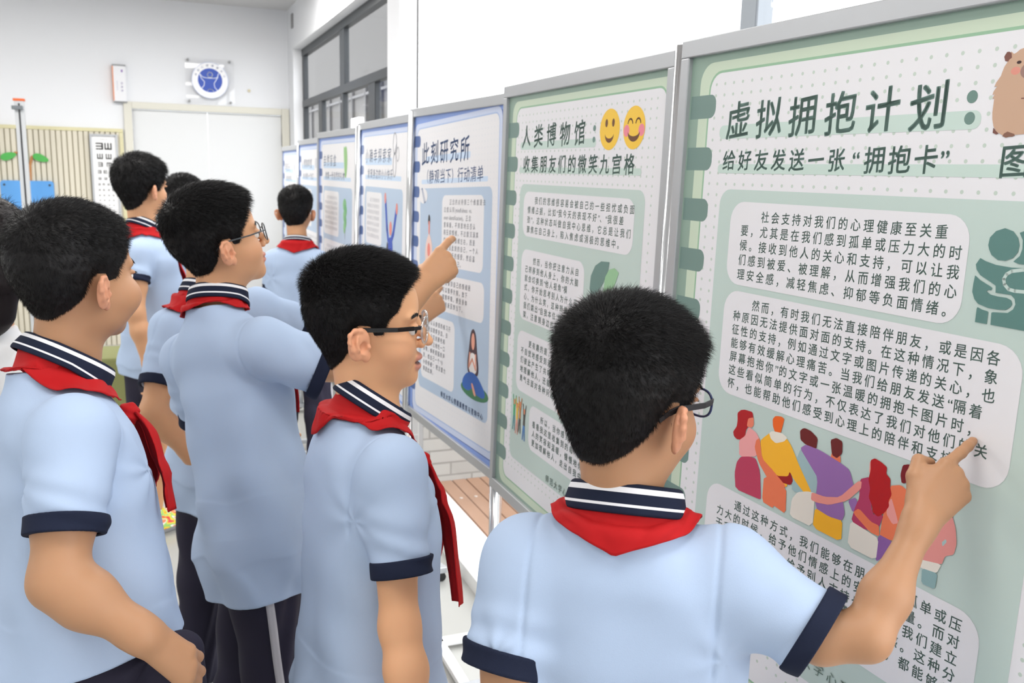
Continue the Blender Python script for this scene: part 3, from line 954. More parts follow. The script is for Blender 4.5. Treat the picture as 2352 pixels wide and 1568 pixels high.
o = MB().tube([(0.888, BY - 0.012, 2.275), (0.888, BY, 2.275)], 0.013, 12).build('wall_hook', mat('brass_hook', 'b8b096', rough=0.4, metal=0.5))
tag(o, 'tiny brass hook fixed to the white wall between plaque and corner', 'hook')
o = MB().box((WX - 0.012, 8.33, 2.80), (WX, 8.41, 2.92)).build('wall_sensor', mat('sensor_grey', '8b8b8d', rough=0.5), bevel=0.003)
tag(o, 'small grey sensor high on the side wall above the window corner', 'sensor')

# ------------------------------------------------------------------ signed distance fields and their surfaces
A_ = np.array


def nrm(v):
    v = A_(v, float)
    return v / np.linalg.norm(v)


def smin(a, b, k):
    h = np.clip(0.5 + 0.5 * (b - a) / k, 0, 1)
    return b + (a - b) * h - k * h * (1 - h)


def smax(a, b, k):
    return -smin(-a, -b, k)


def cone(P, a, b, ra, rb):
    a, b = A_(a, float), A_(b, float)
    ba = b - a
    h = np.clip(((P - a) @ ba) / (ba @ ba), 0, 1)
    d = P - a - h[:, None] * ba
    return np.sqrt((d * d).sum(1)) - (ra + (rb - ra) * h)


def chain(P, pts, rs, k=0.006):
    d = None
    for i in range(len(pts) - 1):
        c = cone(P, pts[i], pts[i + 1], rs[i], rs[i + 1])
        d = c if d is None else smin(d, c, k)
    return d


def ell3(P, c, r, Rm=None):
    q = P - A_(c, float)
    if Rm is not None:
        q = q @ Rm
    r = A_(r, float)
    k0 = np.sqrt(((q / r) ** 2).sum(1)) + 1e-9
    k1 = np.sqrt(((q / (r * r)) ** 2).sum(1)) + 1e-9
    return k0 * (k0 - 1) / k1


def sph(P, c, r):
    return np.sqrt(((P - A_(c, float)) ** 2).sum(1)) - r


def surf(sdf, lo, hi, h, proj=1):
    """surface nets on a block-sparse grid; vertices are then pulled onto the surface"""
    lo, hi = A_(lo, float), A_(hi, float)
    B = 8
    nb = np.maximum(1, np.ceil((hi - lo) / (h * B)).astype(int))
    n = nb * B
    cg = [lo[i] + (np.arange(nb[i]) + 0.5 - 0.5 / B) * h * B for i in range(3)]
    G = np.stack(np.meshgrid(*cg, indexing='ij'), -1).reshape(-1, 3)
    dc = sdf(G)
    act = np.abs(dc) < h * B * 1.25
    D = np.repeat(np.repeat(np.repeat(dc.reshape(nb).astype(np.float32), B, 0), B, 1), B, 2)
    ai = np.argwhere(act.reshape(nb))
    off = np.stack(np.meshgrid(np.arange(B), np.arange(B), np.arange(B), indexing='ij'), -1).reshape(-1, 3)
    for c in range(0, len(ai), 400):
        blk = ai[c:c + 400]
        I = (blk[:, None, :] * B + off[None]).reshape(-1, 3)
        D[I[:, 0], I[:, 1], I[:, 2]] = sdf(lo + I * h)
    S = D < 0
    cnt = np.zeros([x - 1 for x in n], np.int8)
    for dx in (0, 1):
        for dy in (0, 1):
            for dz in (0, 1):
                cnt += S[dx:n[0] - 1 + dx, dy:n[1] - 1 + dy, dz:n[2] - 1 + dz]
    cells = np.argwhere((cnt > 0) & (cnt < 8))
    idm = np.full([x - 1 for x in n], -1, np.int32)
    idm[cells[:, 0], cells[:, 1], cells[:, 2]] = np.arange(len(cells))
    acc = np.zeros((len(cells), 3))
    num = np.zeros(len(cells))
    cor = [(0, 0, 0), (1, 0, 0), (0, 1, 0), (1, 1, 0), (0, 0, 1), (1, 0, 1), (0, 1, 1), (1, 1, 1)]
    val = [D[cells[:, 0] + c[0], cells[:, 1] + c[1], cells[:, 2] + c[2]] for c in cor]
    for i in range(8):
        for j in range(i + 1, 8):
            df = A_(cor[j]) - A_(cor[i])
            if np.abs(df).sum() != 1:
                continue
            m = (val[i] < 0) != (val[j] < 0)
            t = val[i][m] / (val[i][m] - val[j][m])
            acc[m] += A_(cor[i]) + t[:, None] * df
            num[m] += 1
    V = lo + (cells + acc / num[:, None]) * h
    Q = []
    for ax in range(3):
        a1, a2 = (ax + 1) % 3, (ax + 2) % 3
        s0 = [slice(0, n[i] - 1) for i in range(3)]
        s1 = list(s0)
        s1[ax] = slice(1, n[ax])
        s0[a1] = s1[a1] = slice(1, n[a1] - 1)
        s0[a2] = s1[a2] = slice(1, n[a2] - 1)
        p, q = S[tuple(s0)], S[tuple(s1)]
        e = np.argwhere(p != q)
        if not len(e):
            continue
        fl = p[e[:, 0], e[:, 1], e[:, 2]]
        e[:, a1] += 1
        e[:, a2] += 1
        d1, d2 = np.zeros(3, int), np.zeros(3, int)
        d1[a1] = 1
        d2[a2] = 1
        ids = [idm[tuple((e - o).T)] for o in (0 * d1, d1, d1 + d2, d2)]
        q4 = np.stack(ids, 1)
        q4[~fl] = q4[~fl][:, ::-1]
        Q.append(q4)
    F = np.concatenate(Q)
    F = F[(F >= 0).all(1)]
    for _ in range(proj):
        d, g = sgrad(sdf, V)
        V = V - np.clip(d, -h, h)[:, None] * g
    return V, F


def sgrad(sdf, V, e=6e-4):
    K = A_([[1, -1, -1], [-1, -1, 1], [-1, 1, -1], [1, 1, 1]], float)
    v = [sdf(V + k * e) for k in K]
    g = sum(k[None] * x[:, None] for k, x in zip(K, v))
    g /= np.linalg.norm(g, axis=1)[:, None] + 1e-12
    return sum(v) / 4, g


def drape(sdf, V, off, n=6):
    V = V.copy()
    for _ in range(n):
        d, g = sgrad(sdf, V, 2e-3)
        V -= np.clip(d - off, -.03, .03)[:, None] * g
    return V


def grid_faces(nu, nv, wrap=False):
    F = []
    for i in range(nu if wrap else nu - 1):
        for j in range(nv - 1):
            a, b = i * nv + j, ((i + 1) % nu) * nv + j
            F.append((a, b, b + 1, a + 1))
    return np.array(F)


def thicken(V, F, sdf, t):
    """a cloth sheet of thickness t: second skin along the surface normal plus a rim"""
    _, g = sgrad(sdf, V, 3e-3)
    n = len(V)
    V2 = np.concatenate([V + g * t, V])
    cnt = {}
    for f in F:
        for a, b in zip(f, list(f[1:]) + [f[0]]):
            cnt[(a, b)] = cnt.get((a, b), 0) + 1
    rim = [(b, a, a + n, b + n) for (a, b) in cnt if (b, a) not in cnt]
    return V2, np.concatenate([F, F[:, ::-1] + n, A_(rim).reshape(-1, 4)])


# ------------------------------------------------------------------ materials of people and uniform
def skin_mat():
    m = mat('skin', 'd6a27c', rough=0.5, spec=0.35, sss=0.12, bump=(420, 0.10, 0.0006))
    nt = m.node_tree
    b = nt.nodes['Principled BSDF']
    at_ = nt.nodes.new('ShaderNodeAttribute')
    at_.attribute_name = 'tint'
    nt.links.new(at_.outputs['Color'], b.inputs['Base Color'])
    return m


m_skin = skin_mat()
m_hair = mat('black_hair', (0.0085, 0.008, 0.0085), rough=0.5, spec=0.22)
m_shirt = mat('pale_blue_pique', 'aec1dc', rough=0.85, spec=0.15, bump=(900, 0.25, 0.0006))
m_white = mat('white_cotton', 'dfe0e2', rough=0.85, spec=0.15)
m_navy = mat('navy_knit', '1f2538', rough=0.85, spec=0.15, bump=(800, 0.25, 0.0005))
m_rib = mat('white_knit', 'e9eaee', rough=0.85, spec=0.15)
m_red = mat('red_scarf_cloth', 'b3171b', rough=0.75, spec=0.2, bump=(300, 0.15, 0.001))
m_trou = mat('navy_trouser_cloth', '2b2938', rough=0.8, spec=0.2, bump=(700, 0.15, 0.0005))
m_stripe = mat('grey_white_piping', 'b9b7bd', rough=0.8)
m_eye = mat('eye_white', 'e6e2dc', rough=0.2)
m_iris = mat('eye_dark', '1a1210', rough=0.15)
SKIN = A_(rgb('cd9b75'))


def axes_from(az, pitch=0.0, roll=0.0):
    a, p = math.radians(az), math.radians(pitch)
    f = A_([math.sin(a) * math.cos(p), math.cos(a) * math.cos(p), math.sin(p)])
    r = A_([math.cos(a), -math.sin(a), 0.0])
    u = np.cross(r, f)
    c, s = math.cos(math.radians(roll)), math.sin(math.radians(roll))
    return A_([c * r - s * u, f, s * r + c * u])    # rows: right, forward, up; roll + leans to the person's right


EARZ = -0.016
_th = math.radians(31)
EAR_O = A_([math.sin(_th) * 1.0, -math.cos(_th), 0])    # towards the ear's rear edge
EAR_U = nrm([0.10, -0.18, 1.0])
EAR_N = nrm(np.cross(EAR_U, EAR_O))                     # outward normal (right ear)
if EAR_N[0] < 0:
    EAR_N = -EAR_N


def ear(Q):
    """right ear, head coordinates; a disc with helix, antihelix, concha and lobe"""
    c0 = A_([0.0735, 0.004, EARZ])

    def pt(o, u, n=0.0):
        return c0 + EAR_O * o * 1.22 + EAR_U * u * .93 + EAR_N * n
    Rm = np.stack([EAR_O, EAR_U, EAR_N], 1)
    d = ell3(Q, pt(.012, .002, .003), (.0200, .0268, .0062), Rm)
    d = smin(d, ell3(Q, pt(.004, -.022, .001), (.008, .0095, .005), Rm), .006)
    hel = [pt(.001, .004, .004), pt(.000, .018, .005), pt(.006, .028, .006), pt(.016, .029, .008), pt(.025, .021, .0095), pt(.0275, .008, .0095), pt(.025, -.007, .008), pt(.017, -.020, .005)]
    d = smin(d, chain(Q, hel, [.0032, .0034, .0036, .0038, .0038, .0036, .0033, .003], .003), .003)
    anti = [pt(.013, .019, .0085), pt(.018, .008, .0105), pt(.017, -.006, .0100), pt(.010, -.015, .0075)]
    d = smin(d, chain(Q, anti, [.002, .0027, .003, .0026], .003), .003)
    d = smax(d, -ell3(Q, pt(.0075, -.003, .0105), (.0078, .0100, .0095), Rm), .003)
    d = smax(d, -ell3(Q, pt(.021, .013, .012), (.0034, .0112, .0035), Rm), .003)
    d = smin(d, sph(Q, pt(-.001, -.004, .0055), .0042), .003)
    return d


def head_sdf(Q, o):
    """head coordinates in metres: x right, y forward, z up, eyes at z = 0.004"""
    M_ = np.stack([np.abs(Q[:, 0]), Q[:, 1], Q[:, 2]], 1)
    fat = o.get('cheek', 0.0)
    d = ell3(Q, (0, -.010, .036), (.0735, .093, .084))
    d = smin(d, ell3(Q, (0, .034, .040), (.061, .050, .056)), .02)
    d = smin(d, ell3(Q, (0, .028, -.026), (.060 + fat * .6, .057, .070)), .02)
    d = smin(d, ell3(Q, (0, .036, -.062), (.046 + fat, .046, .036)), .018)
    d = smin(d, sph(Q, (0, .070, -.086), .0165), .022)
    d = smin(d, sph(M_, (.034 + fat * .6, .054 + fat * .5, -.030), .026 + fat * .5), .02)
    d = smin(d, ell3(M_, (.028, .0735, .024), (.022, .011, .008)), .012)
    d = smax(d, -ell3(M_, (.031, .0965, .004), (.0165, .0125, .0095)), .010)
    # nose
    d = smin(d, chain(Q, [(0, .084, .014), (0, .097, -.008), (0, .1055, -.0225)], [.0062, .0070, .0088], .006), .010)
    d = smin(d, sph(M_, (.0105, .0935, -.0265), .0072), .006)
    d = smax(d, -sph(M_, (.006, .0995, -.0345), .0028), .003)
    # mouth
    op = o.get('mouth', 0.0)
    d = smin(d, ell3(Q, (0, .0855, -.0500), (.0215, .0105, .0070)), .006)
    d = smin(d, ell3(Q, (0, .0835, -.0615 - op), (.0185, .0105, .0075)), .006)
    d = smax(d, -ell3(Q, (0, .098, -.0555 - op * .55), (.0215, .014, .0011 + op * .62)), .0025)
    # upper eyelid, slightly closed
    d = smin(d, ell3(M_, (.031, .0805, .0085), (.0150, .0085, .0045)), .004)
    ear_d = ear(M_)
    return smin(d, ear_d, .005)


def hand_pts(W, f, t, n, s, curl, spread=(0.10, 0.02, -0.05, -0.13), thumb=None):
    """chains of the five fingers and the palm; f fingers, t thumb side, n back of hand; curl in degrees per joint"""
    W, f, t, n = A_(W, float), nrm(f), nrm(t), nrm(n)
    mc = [(.086, .026, .000), (.088, .007, .002), (.083, -.011, .001), (.074, -.027, -.003)]
    ph = [(.040, .024, .020), (.044, .027, .021), (.040, .025, .020), (.031, .019, .018)]
    fr = [.0088, .0088, .0082, .0074]
    out = []
    for k in range(4):
        p = W + s * (f * mc[k][0] + t * mc[k][1] + n * mc[k][2])
        pts, rs = [p], [fr[k] * s * 1.12]
        a = 0.0
        dirf = nrm(f + t * spread[k])
        for j in range(3):
            a += math.radians(curl[k][j])
            p = p + s * ph[k][j] * (dirf * math.cos(a) - n * math.sin(a))
            pts.append(p)
            rs.append(fr[k] * s * (1.0, .93, .80)[j])
        out.append((pts, rs))
    th = thumb or [(.018, .022, -.008), (.045, .043, -.016), (.072, .050, -.022), (.092, .046, -.026)]
    tp = [W + s * (f * q[0] + t * q[1] + n * q[2]) for q in th]
    out.append((tp, [.0135 * s, .0120 * s, .0100 * s, .0082 * s]))
    pal = [(W + s * (t * .012 - f * .008), out[0][0][0]), (W + s * t * .003, out[1][0][0]), (W - s * t * .006, out[2][0][0]), (W - s * (t * .013 + f * .008), out[3][0][0])]
    return out, pal


def hand_sdf(P, H, s):
    fin, pal = H
    d = None
    for a, b in pal:
        c = cone(P, a, b, .0150 * s, .0112 * s)
        d = c if d is None else smin(d, c, .012 * s)
    c = cone(P, fin[4][0][0], fin[0][0][0] * .45 + fin[4][0][1] * .55, .014 * s, .010 * s)
    d = smin(d, c, .014 * s)
    fd = None
    for k, (pts, rs) in enumerate(fin):
        c = chain(P, pts, rs, .003)
        if k == 4:
            d = smin(d, c, .008 * s)
        else:
            fd = c if fd is None else smin(fd, c, .0015)
    return smin(d, fd, .006 * s)


HAIRLINE = ([-.13, -.092, -.082, -.060, -.040, -.026, -.020, -.008, .010, .016, .030, .040, .054, .066, .078, .12],
            [-.060, -.068, -.073, -.070, -.052, -.030, .004, .014, .012, -.004, -.004, .022, .034, .066, .086, .100])


def bounds(pts, pad):
    pts = A_([p for p in pts], float)
    return pts.min(0) - pad, pts.max(0) + pad


class Person:
    def __init__(s, label, o):
        s.o = o
        s.hx = axes_from(o['az'], o.get('pitch', 0), o.get('roll', 0))
        s.H, s.hs = A_(o['H'], float), o.get('hs', 1.0)
        s.N = A_(o['N'], float)
        s.T = axes_from(o['taz'])
        s.P = A_(o['Pv'], float)
        s.up = nrm(s.N - s.P)
        s.fw = nrm(s.T[1] - s.up * (s.T[1] @ s.up))
        s.lat = np.cross(s.fw, s.up)
        s.L = np.linalg.norm(s.N - s.P)
        s.wd = o.get('wd', 1.0)
        s.dp = o.get('dp', 1.0)
        s.res = o.get('res', .003)
        s.hands = []
        for a in o['arms']:
            if 'hand' in a:
                hd = a['hand']
                s.hands.append((hand_pts(a['W'], hd['f'], hd['t'], hd['n'], hd.get('s', .92), hd['curl'], hd.get('spread', (0.10, 0.02, -0.05, -0.13)), hd.get('thumb')), hd.get('s', .92)))
            else:
                s.hands.append(None)
        s.zoff = 0
        s.build(label)

    def toh(s, P):
        return (P - s.H) @ s.hx.T / s.hs

    def fromh(s, Q):
        return s.H + (A_(Q, float) * s.hs) @ s.hx

    def head(s, P):
        return head_sdf(s.toh(P), s.o) * s.hs

    def body(s, P):
        o = s.o
        d = s.head(P)
        nk = cone(P, s.fromh((0, -.016, -.040)), s.N + s.up * .0, .0455 * s.hs, .049 * s.hs)
        nk = smin(nk, cone(P, s.fromh((0, .010, -.060)), s.N + s.fw * .018, .034 * s.hs, .036), .02)
        d = smin(d, nk, .022)
        # torso inside the shirt
        td, tz, _, _ = s.torso(P)
        t = smax(td + .022 + .10 * np.clip(.2 - tz, 0, .4), (tz - 1.0) * s.L, .02)
        t = smax(t, (-.2 - tz) * s.L, .02)
        for a in o['arms']:
            t = smin(t, cone(P, s.N - s.up * .050, A_(a['S']), .034, .032), .03)
        d = smin(d, t, .03)
        for a, hp in zip(o['arms'], s.hands):
            S, E, W = A_(a['S']), A_(a['E']), A_(a['W'])
            k = a.get('r', 1.0)
            m = E * .68 + W * .32
            c = chain(P, [S, A_(a['C']) if a.get('via') else S * .45 + E * .55, E, m, W * .9 + E * .1, W], [.038 * k, .037 * k, .0325 * k, .034 * k, .0215 * k, .0205 * k], .022)
            d = smin(d, c, .02)
            if hp is not None:
                d = smin(d, hand_sdf(P, hp[0], hp[1]), .010)
        for l in o.get('legs', ()):
            Hp, K, An, To = [A_(q) for q in l]
            c = chain(P, [Hp, K, K * .7 + An * .3, An], [.062, .044, .046, .029], .02)
            c = smin(c, cone(P, An - A_([0, 0, .03]), To, .028, .022), .02)
            d = smin(d, c, .02)
        return d

    SEC = A_([[-.34, .168, .120, .004], [-.1, .166, .119, .002], [.12, .158, .114, .006], [.38, .150, .110, .010], [.62, .157, .108, .008], [.80, .160, .096, -.002],
              [.90, .132, .080, -.010], [.97, .088, .064, -.014], [1.02, .066, .060, -.014], [1.2, .060, .058, -.012]])

    def torso(s, P):
        q = P - s.P
        x, y, z = q @ s.lat, q @ s.fw, (q @ s.up) / s.L
        sec = s.SEC
        zz = np.linspace(-.34, 1.2, 160)
        tab = []
        for c in (1, 2, 3):
            v = np.interp(zz, sec[:, 0], sec[:, c])
            for _ in range(6):
                v[1:-1] = (v[:-2] + 2 * v[1:-1] + v[2:]) / 4
            tab.append(np.interp(z, zz, v))
        bel = s.o.get('belly', 0.0) * np.exp(-((z - .12) / .3) ** 2)
        a = tab[0] * s.wd
        b = tab[1] * s.dp + bel * .5
        y = y - tab[2] - bel * .5
        e = 2.3
        r = (np.abs(x / a) ** e + np.abs(y / b) ** e) ** (1 / e) + 1e-9
        d = (r - 1) * np.minimum(a, b) * .92
        return d, z, x, y

    def shirt(s, P):
        d, z, x, y = s.torso(P)
        if s.o.get('legs'):
            hp_ = s.hips(P) - .010 + .10 * np.clip(z - .02, 0, 1)
            d = smin(d, hp_, .03)
        td = d
        base0 = d
        d = np.maximum(d, (z - 1.03) * s.L)
        for a in s.o['arms']:
            S = A_(a['S'])
            d = smin(d, cone(P, s.N - s.up * .052, S, .040, .050 * a.get('sh', 1.0)), .035)
        for a in s.o['arms']:
            S, C = A_(a['S']), A_(a['C'])
            ax = nrm(C - S)
            L = np.linalg.norm(C - S)
            ra, rb = a.get('ra', .062), a.get('rb', .048)
            t = (P - S) @ ax
            sl = cone(P, S, C + ax * .03, ra, rb)
            fold = .0022 * np.sin(t * 95 + 3 * np.sin((P - S) @ s.up * 30 + (P - S) @ s.fw * 24)) * np.clip(t / L, 0, 1)
            sl = sl + fold
            sl = smax(sl, t - L, .003)
            hol = np.maximum(cone(P, C - ax * .04, C + ax * .08, rb - .011, rb - .009), -(t - L + .022))
            sl = np.maximum(sl, -hol)
            d = smin(d, sl, .024)
            d = np.maximum(d, -np.maximum(np.maximum(hol, -(t - L + .022)), .004 - td))
        # soft folds
        k = s.o.get('fold', 1.0)
        u1 = x * 3 + z * .5 * s.L
        ang = np.arctan2(y, x)
        f = .0034 * np.sin(5 * ang + 7 * z * s.L + 1.3 * np.sin(z * s.L * 11 + s.zoff)) * np.clip(1.1 - z, .15, 1)
        f += .0024 * np.sin(z * s.L * 46 + 3 * np.sin(ang * 2 + s.zoff) + x * 22) * np.clip(.75 - z, 0.05, 1)
        d = d + k * f
        ft = k * f
        # folds fanning out from the armpits, and the seam round each sleeve
        for a in s.o['arms']:
            S = A_(a['S'])
            A0 = S * .86 + s.P * .06 + s.N * .08 - s.up * .055
            w_ = P - A0
            r = np.sqrt((w_ ** 2).sum(1)) + 1e-6
            sd = 1.0 if (S - s.N) @ s.lat > 0 else -1.0
            ph = np.arctan2(w_ @ s.up, (w_ @ s.lat) * sd + .35 * (w_ @ s.fw))
            d = d + .0024 * k * np.cos(ph * 6 + 2.2 * np.sin(r * 16 + s.zoff)) * np.exp(-(r / .16) ** 2) * np.clip((r - .045) / .09, 0, 1)
            q = (P - S) @ s.lat * sd + .010
            d = d + .0022 * np.exp(-(q / .0032) ** 2) * np.clip((.13 - np.sqrt(((P - S) ** 2).sum(1))) / .02, 0, 1)
        hem = s.o.get('hem', -.25)
        hz = z - s.o.get('hemtilt', 0) * y
        d = smax(d, (hem - hz) * s.L, .004)
        inner = base0 + ft + .009
        d = np.maximum(d, -np.maximum(inner, (hz - hem - .07) * s.L))
        return d

    def hips(s, P):
        o = s.o
        TL = axes_from(o.get('leg_az', o['taz']))
        d = ell3(P, s.P - s.up * .04, (.132 * s.wd, .094 * s.dp, .15), np.stack([TL[0], TL[1], s.up], 1))
        ld = None
        for l in o['legs']:
            Hp, K, An = A_(l[0]), A_(l[1]), A_(l[2])
            if o.get('long', True):
                c = chain(P, [Hp, K, An], [.074, .068, .062], .03)
                c = np.maximum(c, An[2] - .035 - P[:, 2])
                c = c + .003 * np.sin(P[:, 2] * 38 + 4 * np.sin(P[:, 0] * 30 + P[:, 1] * 26))
            else:
                En = Hp * .42 + K * .58
                c = cone(P, Hp, En, .080, .078)
                c = np.maximum(c, (P - En) @ nrm(En - Hp))
            ld = c if ld is None else smin(ld, c, .012)
        td, z, _, _ = s.torso(P)
        d = smin(d, ld, .04)
        return smin(d, np.maximum(td + .011, np.maximum(z - .15, -.03 - z) * s.L), .03)

    def build(s, label):
        o = s.o
        res = s.res
        pts = [s.fromh((x, y, z)) for x in (-.10, .10) for y in (-.11, .13) for z in (-.12, .13)] + [s.N, s.P - s.up * .10, s.P + s.lat * .12, s.P - s.lat * .12]
        for a, hp in zip(o['arms'], s.hands):
            pts += [A_(a['S']), A_(a['E']), A_(a['W'])]
            if hp is not None:
                for f_ in hp[0][0]:
                    pts += list(f_[0])
        for l in o.get('legs', ()):
            pts += [A_(q) for q in l]
        lo, hi = bounds(pts, .06)
        V, F = surf(s.body, lo, hi, res)
        base = A_([s.P[0], s.P[1], 0.0])
        s.base = base
        root = mesh('person', V - base, F, m_skin, None, None, True)
        root.location = base
        tag(root, label, 'person', 'pupils looking at the poster boards')
        s.root = root
        # skin tint: lips, ears, cheeks
        Q = s.toh(V)
        M_ = np.stack([np.abs(Q[:, 0]), Q[:, 1], Q[:, 2]], 1)
        col = np.tile(SKIN * o.get('tone', 1.0), (len(V), 1))
        op = o.get('mouth', 0)
        lip = np.minimum(ell3(Q, (0, .0885, -.0505), (.0225, .013, .0062)), ell3(Q, (0, .0865, -.0615 - op), (.0195, .013, .0068)))
        wl = np.clip(1 - lip / .0025, 0, 1)[:, None] * .75
        col = col * (1 - wl) + A_(rgb('c07f78')) * wl
        if op:
            inm = np.clip(1 - ell3(Q, (0, .088, -.0555 - op * .55), (.019, .012, .0011 + op * .55)) / .0015, 0, 1)[:, None]
            col = col * (1 - inm) + A_(rgb('5a2a2a')) * inm
        we = np.clip(1 - ear(M_) / .003, 0, 1)[:, None] * np.clip((M_[:, :1] - .072) / .006, 0, 1) * .45
        col = col * (1 - we) + A_(rgb('e39a7e')) * we
        wc = np.exp(-(((M_ - A_([.04, .062, -.028])) / A_([.026, .03, .022])) ** 2).sum(1))[:, None] * .22
        col = col * (1 - wc) + A_(rgb('e2967c')) * wc
        for mole in o.get('moles', ()):
            g = np.linalg.norm(V - A_(mole[:3]), axis=1)
            wm_ = np.clip(1.6 - g / mole[3], 0, 1)[:, None]
            col = col * (1 - wm_) + A_(rgb('3a2620')) * wm_
        ca = root.data.color_attributes.new('tint', 'FLOAT_COLOR', 'POINT')
        ca.data.foreach_set('color', np.concatenate([col, np.ones((len(V), 1))], 1).astype(np.float32).ravel())
        s.hair()
        if o.get('face', True):
            s.face()
        s.clothes()
        if 'glasses' in o:
            s.glasses(**o['glasses'])

    # ---------------------------------------------------------------- hair
    def hair(s):
        o = s.o
        h = o.get('hair', {})
        ys, zs = h.get('line', HAIRLINE)
        top, side, nape = h.get('top', .020), h.get('side', .010), h.get('nape', .0045)

        def parts(Q):
            zl = np.interp(Q[:, 1], ys, zs) + h.get('nz', 0.0) * np.clip((-.02 - Q[:, 1]) / .02, 0, 1)
            mask = (zl - Q[:, 2]) * .75           # negative where hair grows
            # forehead: hair stays behind the brow line in the middle
            w_ = np.clip((Q[:, 2] + .06) / .12, 0, 1)
            w2 = np.clip((Q[:, 2] - .045) / .05, 0, 1)
            th = nape + (side - nape) * w_ + (top - side) * w2 * w2 * (3 - 2 * w2)
            return mask, th

        def cap(P):
            Q = s.toh(P)
            mask, th = parts(Q)
            base = head_hair(Q)
            th2 = th * .62 * np.clip(1 - mask / -.010 * 0, 0, 1)
            fade = np.clip(-mask / .022, 0, 1)
            n_ = .0009 * (np.sin(Q[:, 0] * 310 + 4 * np.sin(Q[:, 1] * 90)) * np.sin(Q[:, 1] * 270 + 3 * np.sin(Q[:, 2] * 120)))
            return smax(base - th2 * fade - n_ * fade - .0008, mask, .004) * s.hs
        if h.get('long'):
            cap0 = cap

            def cap(P):
                Q = s.toh(P)
                d = cap0(P)
                for sx in (-1, 1):
                    d = smin(d, chain(Q, [(sx * .050, -.04, .03), (sx * .062, -.05, -.05), (sx * .055, -.06, -.11), (sx * .04, -.05, -.15)], [.05, .04, .036, .015], .03) * s.hs, .03)
                d = smin(d, chain(Q, [(0, -.06, .03), (0, -.075, -.06), (0, -.08, -.12), (0, -.07, -.16)], [.06, .05, .04, .018], .03) * s.hs, .03)
                return d
        lo, hi = bounds([s.fromh((x, y, z)) for x in (-.10, .10) for y in (-.12, .11) for z in (-.10 if not h.get('long') else -.26, .15)], .02)
        V, F = surf(cap, lo, hi, max(s.res, .003))
        n = h.get('n', 9000)
        SV = ST = None
        if n:
            R = np.random.default_rng(h.get('seed', 1))
            tri = np.concatenate([F[:, [0, 1, 2]], F[:, [0, 2, 3]]])
            e1, e2 = V[tri[:, 1]] - V[tri[:, 0]], V[tri[:, 2]] - V[tri[:, 0]]
            ar = np.linalg.norm(np.cross(e1, e2), axis=1)
            pick = R.choice(len(tri), size=n * 2, p=ar / ar.sum())
            u = R.random((n * 2, 2))
            u[u.sum(1) > 1] = 1 - u[u.sum(1) > 1]
            p = V[tri[pick, 0]] + u[:, :1] * e1[pick] + u[:, 1:] * e2[pick]
            Q = s.toh(p)
            mask, th = parts(Q)
            keep = (head_hair(Q) > -.001) & (mask < .002)
            p, Q, mask, th = p[keep][:n], Q[keep][:n], mask[keep][:n], th[keep][:n]
            ed = (mask > -.006) & (Q[:, 1] < -.022)
            E_ = np.repeat(Q[ed], 2, 0)
            E_ = E_ + np.stack([R.normal(0, .004, len(E_)), R.normal(0, .003, len(E_)), -np.abs(R.normal(0, .006, len(E_)))], 1)
            for _ in range(3):
                d_, g_ = sgrad(lambda X: s.body(s.fromh(X)) / s.hs, E_, 1e-3)
                E_ = E_ - np.clip(d_, -.01, .01)[:, None] * g_
            ne = len(E_)
            Q = np.concatenate([Q, E_])
            mask = np.concatenate([mask, np.full(ne, -.012)])
            th = np.concatenate([th, np.full(ne, .0015)])
            p = np.concatenate([p, E_])
            _, g = sgrad(lambda X: head_hair(X), Q, 2e-3)
            wl = A_(h.get('whorl', (.012, -.072, .095)))
            away = Q - wl
            away -= (away * g).sum(1)[:, None] * g
            away /= np.linalg.norm(away, axis=1)[:, None] + .012
            fl = A_(h.get('comb', (0, .5, -.2)))
            stand = h.get('stand', .8)
            lowz = np.clip((.05 - Q[:, 2]) / .08, 0, 1)[:, None]
            d = g * (stand * (1 - lowz) + .34 * lowz) + away * h.get('away', .75) + fl * .35 * (1 - lowz) + A_([0, -.1, -.9]) * lowz + R.normal(0, h.get('messy', .22), p.shape)
            d /= np.linalg.norm(d, axis=1)[:, None]
            ln = (np.where(th < .002, .0042, np.maximum(th * 1.05, .0105)) * (.9 + .35 * R.random(len(p))))[:, None] * np.clip(.35 - mask / .02, .3, 1)[:, None]
            q0 = Q - g * .003
            q1 = q0 + d * ln * .55
            q2 = q0 + d * ln + (A_([0, .1, -.35]) * ln * ln / .05)
            wd = h.get('w', .00026)
            sx = np.cross(d, R.normal(0, 1, p.shape))
            sx /= np.linalg.norm(sx, axis=1)[:, None]
            sy = np.cross(d, sx)
            ring = []
            for (c_, r_) in ((q0, 1.0), (q1, .85)):
                for k in range(3):
                    a = 2 * math.pi * k / 3
                    ring.append(c_ + (sx * math.cos(a) + sy * math.sin(a)) * wd * r_)
            ring.append(q2)
            A = np.stack(ring, 1)
            m = len(p)
            SV = s.fromh(A.reshape(-1, 3))
            loc = [(0, 1, 4), (0, 4, 3), (1, 2, 5), (1, 5, 4), (2, 0, 3), (2, 3, 5), (3, 4, 6), (4, 5, 6), (5, 3, 6)]
            ST = (np.arange(m)[:, None, None] * 7 + A_(loc)[None]).reshape(-1, 3)
        tri = np.concatenate([F[:, [0, 1, 2]], F[:, [0, 2, 3]]])
        if SV is not None:
            tri = np.concatenate([tri, ST + len(V)])
            V = np.concatenate([V, SV])
        mesh('hair', V - s.base, tri, h.get('mat', m_hair), s.root, None, True)

